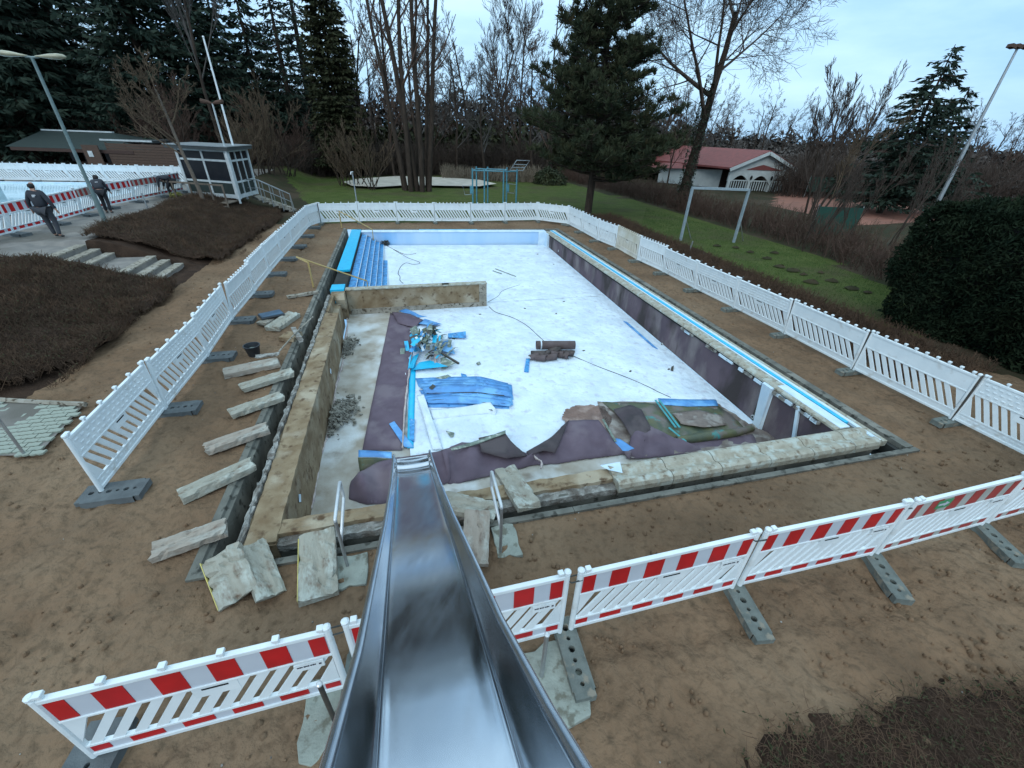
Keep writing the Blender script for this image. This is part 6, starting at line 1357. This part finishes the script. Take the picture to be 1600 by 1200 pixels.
# --- leafless ground cover beds on the bank ---------------------------
def bed(label, poly_uv, n, seed, h=.34):
    r = random.Random(seed); us = [p[0] for p in poly_uv]; vs = [p[1] for p in poly_uv]; T = Tubes(); t = thing('ground_cover_bed', label, 'shrub bed', W(sum(us)/len(us), sum(vs)/len(vs), .4))
    nu, nv = 56, 90; U_, V_ = np.meshgrid(np.linspace(min(us), max(us), nu), np.linspace(min(vs), max(vs), nv)); uw, vw = U_+.28*fbm(U_*1.1, V_*1.1, seed, 3), V_+.28*fbm(U_*1.1+9, V_*1.1, seed, 3)
    ins = inpoly(uw, vw, poly_uv).astype(float); k_ = ins.copy()
    for _ in range(3): k_ = (k_+np.roll(k_, 1, 0)+np.roll(k_, -1, 0)+np.roll(k_, 1, 1)+np.roll(k_, -1, 1))/5
    z = terr(U_, V_)+.05+h*.75*np.clip(k_*1.3-.15, 0, 1)*(1+.35*fbm(U_*2, V_*2, seed+3, 4)); msk = k_ > .3
    x = OO.x+U_*UU.x+V_*VV.x-t.location.x; y = OO.y+U_*UU.y+V_*VV.y-t.location.y; i_ = np.arange(U_.size).reshape(U_.shape); q = np.stack([i_[:-1, :-1], i_[:-1, 1:], i_[1:, 1:], i_[1:, :-1]], -1)
    q = q[msk[:-1, :-1] & msk[1:, 1:] & msk[1:, :-1] & msk[:-1, 1:]]; npmesh('twiggy_mat', M['soil'], np.stack([x.ravel(), y.ravel(), z.ravel()-t.location.z], -1), q, t, smooth=True)
    made = 0; Lf = Leaves(); loc = t.location
    while made < n:
        i, j = r.randrange(nv), r.randrange(nu)
        if k_[i, j] < .3: made += .2; continue
        p = Vector((x[i, j]+r.uniform(-.06, .06), y[i, j]+r.uniform(-.06, .06), z[i, j]-t.location.z-.05)); d = Vector((r.gauss(0, .6), r.gauss(0, .6), 1)).normalized(); L = h*r.uniform(.25, .8)*(.55+1.1*float(vnoise(np.array([p.x*1.7]), np.array([p.y*1.7]), 5)[0]))
        e = (d+Vector((r.gauss(0, .5), r.gauss(0, .5), -.1))).normalized(); T.add([p, p+d*L*.6, p+d*L*.6+e*L*.6], [.008, .006, .003], 3); made += 1
        if r.random() < .16: a = Vector((r.gauss(0, 1), r.gauss(0, 1), r.gauss(0, .4))).normalized(); Lf.quad(p+d*L, a*.03, a.cross(Vector((0, 0, 1))).normalized()*.025)
    o = T.build('twigs', M['bed_twig'], t, smooth=False); o['kind'] = 'stuff'
    if Lf.V: o = npmesh('leaves', M['bed_green'], [tuple(v) for v in Lf.V], Lf.F, t); o['kind'] = 'stuff'
bed('brown leafless ground cover bed on the bank below the stairs, at the left picture edge', [(-4.5, 12.2), (-4.3, 8.5), (-4.25, 6.6), (-5.0, 5.3), (-9.5, 4.9), (-9.5, 11.7), (-7, 11.7)], 26000, 3, .27)
bed('brown leafless ground cover bed on the bank between stairs and kiosk', [(-5.5, 15.1), (-4.1, 15.1), (-3.95, 18), (-3.6, 24), (-4.4, 27), (-8.2, 25), (-8.3, 19), (-8.3, 15.1)], 24000, 4, .27)
# scrub at the bottom right corner of the view
r_ = random.Random(17); T = Tubes(); Lf = Leaves()
cpoly = [G(1150, 1230), G(1200, 1135), G(1330, 1120), G(1420, 1080), G(1530, 1070), G(1600, 1060), G(1800, 1100), G(1700, 1400), G(1150, 1400)]
xs_ = [p.x for p in cpoly]; ys_ = [p.y for p in cpoly]; k = 0
while k < 9000:
    x, y = r_.uniform(min(xs_), max(xs_)), r_.uniform(min(ys_), max(ys_)); k += 1
    if not inpoly(np.array([x+r_.gauss(0, .08)]), np.array([y+r_.gauss(0, .08)]), cpoly)[0]: continue
    z = .02; d = Vector((r_.gauss(0, 1), r_.gauss(0, 1), abs(r_.gauss(0, .6)))).normalized(); L = r_.uniform(.04, .16); p = Vector((x, y, z+r_.uniform(0, .07)))
    T.add([p, p+d*L*.6, p+d*L+Vector((r_.gauss(0, .02), r_.gauss(0, .02), 0))], [.003, .0025, .0015], 3)
    if r_.random() < .55: a = Vector((r_.gauss(0, 1), r_.gauss(0, 1), r_.gauss(0, .3))).normalized(); Lf.quad(p, a*r_.uniform(.012, .03), a.cross(Vector((0, 0, 1))).normalized()*.018)
o = T.build('dry_scrub', M['bed_twig'], smooth=False); tag(o, 'dry twiggy scrub in the bottom right corner', 'scrub', kind='stuff')
o = npmesh('leaf_litter', M['bed_green'], [tuple(v) for v in Lf.V], Lf.F); tag(o, 'leaf litter among the scrub in the bottom right corner', 'leaf litter', kind='stuff')
P_ = [[Vector((x, y, -.12+.15*float(inpoly(np.array([x+r_.gauss(0, .05)]), np.array([y+r_.gauss(0, .05)]), cpoly)[0])+.02*r_.random())) for x in np.arange(min(xs_)-.1, max(xs_), .09)] for y in np.arange(min(ys_), max(ys_)+.1, .09)]
o = MB().grid(P_).build('scrub_soil', M['soil'], smooth='full'); struct(o)
# grass tufts and mole hills on the lawn at the right, scattered bits on the sand
r_ = random.Random(23); Lf = Leaves(); lp = [G(*p) for p in [(1010, 325), (1120, 355), (1250, 392), (1390, 450), (1385, 520), (1345, 500), (1240, 452), (1100, 394), (1000, 356)]]; xs_ = [p.x for p in lp]; ys_ = [p.y for p in lp]
for k in range(30000):
    x, y = r_.uniform(min(xs_), max(xs_)), r_.uniform(min(ys_), max(ys_))
    if not inpoly(np.array([x]), np.array([y]), lp)[0]: continue
    d = Vector((r_.gauss(0, .45), r_.gauss(0, .45), 1)).normalized(); L = r_.uniform(.04, .11); Lf.quad(Vector((x, y, L*.4)), d*L*.5, Vector((r_.gauss(0, 1), r_.gauss(0, 1), 0)).normalized()*.012)
o = npmesh('grass_tufts', M['blade'], [tuple(v) for v in Lf.V], Lf.F); tag(o, 'short grass tufts on the lawn outside the right barriers', 'grass', kind='stuff')
for k, (px, py) in enumerate([(1218, 418), (1198, 405), (1238, 424), (1255, 430), (1282, 427), (1300, 440), (1150, 388), (1172, 395), (1330, 452), (1355, 458), (1120, 385), (1210, 396), (1268, 442)]):
    p = G(px, py, 0); R_ = []; s_ = r_.uniform(.13, .3)
    for i in range(7):
        q = i/6; R_.append([p+Vector((math.cos(a)*s_*q*(1+.2*math.sin(3*a+k)), math.sin(a)*s_*q*.8, .02+.2*s_*2*math.cos(q*1.57)*r_.uniform(.6, 1.1)+r_.uniform(0, .03))) for a in np.linspace(0, 2*math.pi, 15)])
    o = MB().grid(R_).build('mole_hill', M['wood_floor'], smooth='full'); tag(o, f'low dark mole hill on the lawn right of the goal, {ordn[k % 12]+"" if k < 12 else "last"} of the row', 'mole hill', 'dark mole hills on the lawn')
b = MB()
for k in range(420):
    u, v = r_.uniform(-4, 13), r_.uniform(-4, 22)
    if 0 < u < 12 and 0 < v < 21.3: continue
    s = r_.uniform(.006, .02); b.box(W(u, v, .015), (s, s*.8, s*.6), Matrix.Rotation(r_.uniform(0, 3), 3, 'Z'))
bc = MB()
for k in range(3200):
    if k % 3: u, v = r_.uniform(-4.2, 13.5), r_.uniform(-4.6, 0)
    else: u, v = r_.uniform(-4.2, 13.5), r_.uniform(0, 22)
    if -.05 < u < 12 and -.05 < v < 21.3: continue
    s = abs(r_.gauss(.008, .013))+.006; c = W(u, v, .0+s*.2); n_ = len(bc.v); a0 = r_.uniform(0, 3)
    ring_ = [c+Vector((math.cos(a0+q*1.257)*s*r_.uniform(.7, 1.3), math.sin(a0+q*1.257)*s*r_.uniform(.7, 1.3), 0)) for q in range(5)]; mid = [c.lerp(p, .55)+Vector((0, 0, s*r_.uniform(.4, .8))) for p in ring_]
    low_ = [p-Vector((0, 0, .03)) for p in ring_]
    bc.add(low_+ring_+mid+[c+Vector((0, 0, s*.75))], [(i, (i+1) % 5, 5+(i+1) % 5, 5+i) for i in range(5)]+[(5+i, 5+(i+1) % 5, 10+(i+1) % 5, 10+i) for i in range(5)]+[(10+i, 10+(i+1) % 5, 15) for i in range(5)])
o = bc.build('sand_clods', M['sand'], smooth='full'); tag(o, 'small loose clods lying on the trodden brown sand', 'clods', kind='stuff')
o = b.build('mortar_crumbs', M['rough_edge']); tag(o, 'small pale mortar crumbs scattered over the sand', 'crumbs', kind='stuff')

# ================================================================== LAWN FURNITURE AND FAR BUILDINGS
# blue fitness frame
z0 = 0; g0 = gp_(772, 322); t = thing('fitness_frame', 'teal blue outdoor fitness frame with ladder top behind the far barriers', 'fitness frame', g0)
tops = []
for px, py in ((739, 325), (745, 320), (757, 325), (762, 320), (786, 326), (791, 321), (806, 325)):
    p = gp_(px, py); MB().tube([p, p+Vector((0, 0, 2.55))], .055, 8).build('post', M['teal'], t, smooth=True); tops.append(p+Vector((0, 0, 2.4)))
for a, c in ((0, 2), (2, 4), (4, 6), (1, 3), (3, 5), (0, 1), (2, 3), (4, 5)): MB().tube([tops[a], tops[c]], .04, 8).build('crossbar', M['teal'], t)
a = tops[6]+Vector((-.5, 0, .05)); u1 = Vector((.9, .1, 0)); u2 = Vector((.45, .2, .62)); c_ = [a, a+u1, a+u1+u2, a+u2]
MB().tube(c_, .03, 6, closed=True).build('ladder_frame', M['goal'], t)
for q in (.3, .6): MB().tube([a+u2*q, a+u1+u2*q], .022, 6).build('rung', M['goal'], t)
for s, p in ((-1, gp_(739, 325)), (1, gp_(791, 321))):
    p = p+Vector((0, 0, .9)); MB().tube([p, p+Vector((s*.55, 0, -.05)), p+Vector((s*.7, 0, .55)), p+Vector((0, 0, .6))], .022, 6).build('grip_loop', M['goal'], t)
    MB().box(p+Vector((s*.06, -.05, .3)), (.25, .06, .5)).build('back_pad', M['teal'], t)
# goal
ga, gb = gp_(1063, 376), gp_(1146, 379); t = thing('football_goal', 'grey metal football goal frame without net on the lawn', 'goal', ga)
for p in (ga, gb): MB().box(p+Vector((0, 0, 1.3)), (.11, .11, 2.6), Matrix.Rotation(A15, 3, 'Z')).build('goal_post', M['goal'], t)
MB().beam(ga+Vector((0, 0, 2.62))-(gb-ga).normalized()*.05, gb+Vector((0, 0, 2.62))+(gb-ga).normalized()*.05, .11, .11).build('crossbar', M['goal'], t)
for p in (ga, gb): MB().tube([p+Vector((.05, .05, 1.1)), p+Vector((.75, .5, 0))], .025, 6).build('brace', M['galv'], t)
p = G(1077, 393); t = thing('marker_post', 'short leaning grey peg in the grass before the goal', 'peg', p); MB().tube([p, p+Vector((.05, 0, .5))], .03, 6).build('pipe', M['galv'], t)
# red roofed house
Yr = 50.0
t = thing('clubhouse', 'white house with red roof, gable and arched porch behind the hedge', 'house', at_d(1190, 300, Yr, 0))
e0 = atY(1138, 262, Yr); e1 = atY(1246, 270, Yr); ap = atY(1200, 238, Yr); zl, zr = e0.z, e1.z; ze = (zl+zr)/2; xa, xb, xm = e0.x, e1.x, ap.x; za = ap.z; D = 16; dxb = -9
bd = Vector((dxb, D, 0))
def V3(x, y, z): return Vector((x, y, z))
F_ = [V3(xa, Yr, ze), V3(xm, Yr, za), V3(xb, Yr, ze)]
th_ = Vector((0, 0, .18))
for i0, i1 in ((0, 1), (1, 2)):
    a, c = F_[i0]-Vector((0, .5, 0)), F_[i1]-Vector((0, .5, 0)); a2, c2 = a+bd+Vector((0, .5, 0)), c+bd+Vector((0, .5, 0))
    MB().add([a, c, c2, a2, a+th_, c+th_, c2+th_, a2+th_], [(0, 1, 2, 3), (4, 7, 6, 5), (0, 4, 5, 1), (1, 5, 6, 2), (2, 6, 7, 3), (3, 7, 4, 0)]).build('roof', M['red_roof'], t)
# wide side wing roof reaching left
wl0 = atY(1022, 262, Yr+6); wr = atY(1068, 236, Yr+12)
MB().add([wl0, V3(xa+1, Yr+2, ze-.2), V3(xm, Yr+4, za-.05), wr, V3(wl0.x, wl0.y+14, wl0.z)], [(0, 1, 2, 3), (0, 3, 4)]).build('wing_roof', M['red_roof'], t)
MB().add([V3(wl0.x+.8, Yr+6.4, 0), V3(xa+.5, Yr+2.4, 0), V3(xa+.5, Yr+2.4, ze-.2), V3(wl0.x+.8, Yr+6.4, wl0.z)], [(0, 1, 2, 3)]).build('wing_wall', M['render_white'], t)
# porch front with arches
zp = ze-.1; nA = 3; xs3 = [lerp(xa+.5, xb-.4, k/nA) for k in range(nA+1)]; zt_, za_ = zp, zp-1.05
b = MB()
for k in range(nA):
    x0, x1 = xs3[k]+.18, xs3[k+1]-.18; arc = [(lerp(x0, x1, i/10), za_+.6*math.sin(math.pi*i/10)) for i in range(11)]
    for i in range(10):
        p0, p1 = arc[i], arc[i+1]; b.add([V3(p0[0], Yr, p0[1]), V3(p1[0], Yr, p1[1]), V3(p1[0], Yr, zt_), V3(p0[0], Yr, zt_), V3(p0[0], Yr+.3, p0[1]), V3(p1[0], Yr+.3, p1[1]), V3(p1[0], Yr+.3, zt_), V3(p0[0], Yr+.3, zt_)], [(0, 1, 2, 3), (4, 7, 6, 5), (0, 4, 5, 1)])
for x in xs3: b.box((x, Yr+.15, (za_+zt_)/2), (.36, .3, zt_-za_+.02))
b.build('arcade_wall', M['render_white'], t)
for x in xs3: MB().box((x, Yr+.15, za_/2), (.26, .26, za_)).build('column', M['render_white'], t)
MB().add([V3(xa+.3, Yr+.02, zt_), V3(xb-.2, Yr+.02, zt_), V3(xm, Yr+.02, za-.1)], [(0, 1, 2)]).build('gable', M['render_white'], t)
MB().add([V3(xa+1.9, Yr-.05, zt_+.1), V3(xb-1.6, Yr-.05, zt_+.1), V3(xm-.1, Yr-.05, za-1.15)], [(0, 1, 2)]).build('gable_panel', M['red_roof'], t)
for i0, i1 in ((0, 1), (1, 2)): MB().beam(F_[i0]-Vector((0, .53, .05)), F_[i1]-Vector((0, .53, .05)), .06, .3).build('barge_board', M['render_white'], t)
MB().box(((xa+xb)/2, Yr+3.2, 1.5), (xb-xa-.6, .2, 3)).build('back_wall', M['wood_dark'], t)
for k in range(nA):
    for j in range(7): MB().box((lerp(xs3[k]+.3, xs3[k+1]-.3, j/6), Yr+.1, .5), (.08, .08, .9)).build('baluster', M['render_white'], t)
    MB().box(((xs3[k]+xs3[k+1])/2, Yr+.1, 1.0), (xs3[k+1]-xs3[k]-.3, .14, .1)).build('balustrade_rail', M['render_white'], t)
for x in xs3[1:3]: MB().lathe((x, Yr-.12, zt_-.85), [(.03, 0), (.09, .08), (.12, .3), (.04, .42)], 8).build('wall_lantern', M['hole'], t)
# court windscreens
for px0, px1, y0, y1, Yd, lb in ((1262, 1300, 276, 292, 46, 'green windscreen left of the tennis court, far side'), (1400, 1455, 282, 302, 44, 'green windscreen at the far side of the tennis court'), (1262, 1330, 322, 372, 27, 'dark green windscreen on the near side of the court')):
    a, c = atY(px0, y1, Yd), atY(px1, y1, Yd); ht_ = atY(px0, y0, Yd).z; t = thing('court_windscreen', lb, 'windscreen', (a.x, Yd, 0))
    zb_ = max(.0, min(a.z, c.z)-.4); MB().box(((a.x+c.x)/2, Yd, (zb_+ht_)/2), (c.x-a.x, .03, ht_-zb_)).build('cloth_panel', M['windscreen'], t)
    for q in (0, .5, 1): MB().tube([(lerp(a.x, c.x, q), Yd+.05, 0), (lerp(a.x, c.x, q), Yd+.05, ht_+.1)], .03, 6).build('fence_post', M['galv'], t)
# light mast
mb = at_d(1492, 300, 30, 0); tp = atY(1590, 75, 30); mb = Vector((tp.x, 30, 0)); t = thing('light_mast', 'tall grey light mast with small lamp cluster beyond the court', 'light mast', mb)
MB().tube([mb, Vector((mb.x, 30, tp.z*.45)), Vector((mb.x, 30, tp.z))], [.13, .1, .06], 10).build('mast', M['galv'], t, smooth=True)
for dx in (-.45, -.1, .3): MB().box((mb.x+dx, 29.9, tp.z+.05), (.3, .35, .16), Matrix.Rotation(.25, 3, 'Y')).build('lamp_head', M['twig_red'], t)
MB().tube([(mb.x-.55, 30, tp.z), (mb.x+.5, 30, tp.z)], .03, 6).build('cross_arm', M['galv'], t)
# green escape sticker on the fifth
m5 = pmatrix(G(1534, 818, PZ), G(1367, 864, PZ), (leanof((1367, 864), (1421, 784))+leanof((1534, 818), (1588, 748)))*.5)
for o in list(COL.objects):
    if o.get('label', '').startswith('grimy red and white'):
        xs = 1.46; ysd = .0165
        q = MB().box((xs, ysd, .82), (.26, .004, .15)).build('green_sticker', M['green_print'], o, world=False)
        b = MB(); s = ysd+.003
        b.add([(xs+.1, s, .84), (xs-.01, s, .84), (xs-.01, s, .87), (xs-.1, s, .82), (xs-.01, s, .77), (xs-.01, s, .8), (xs+.1, s, .8)], [(0, 1, 2, 3, 4, 5, 6)]); b.build('white_arrow', M['sheet'], q, world=False)
for pr in (protoA, protoC, protoD, protoW, protoP, protoY, footN, footG, footP):
    if not pr.get('label'): 
        for c in list(pr.children_recursive): bpy.data.objects.remove(c)
        bpy.data.objects.remove(pr)
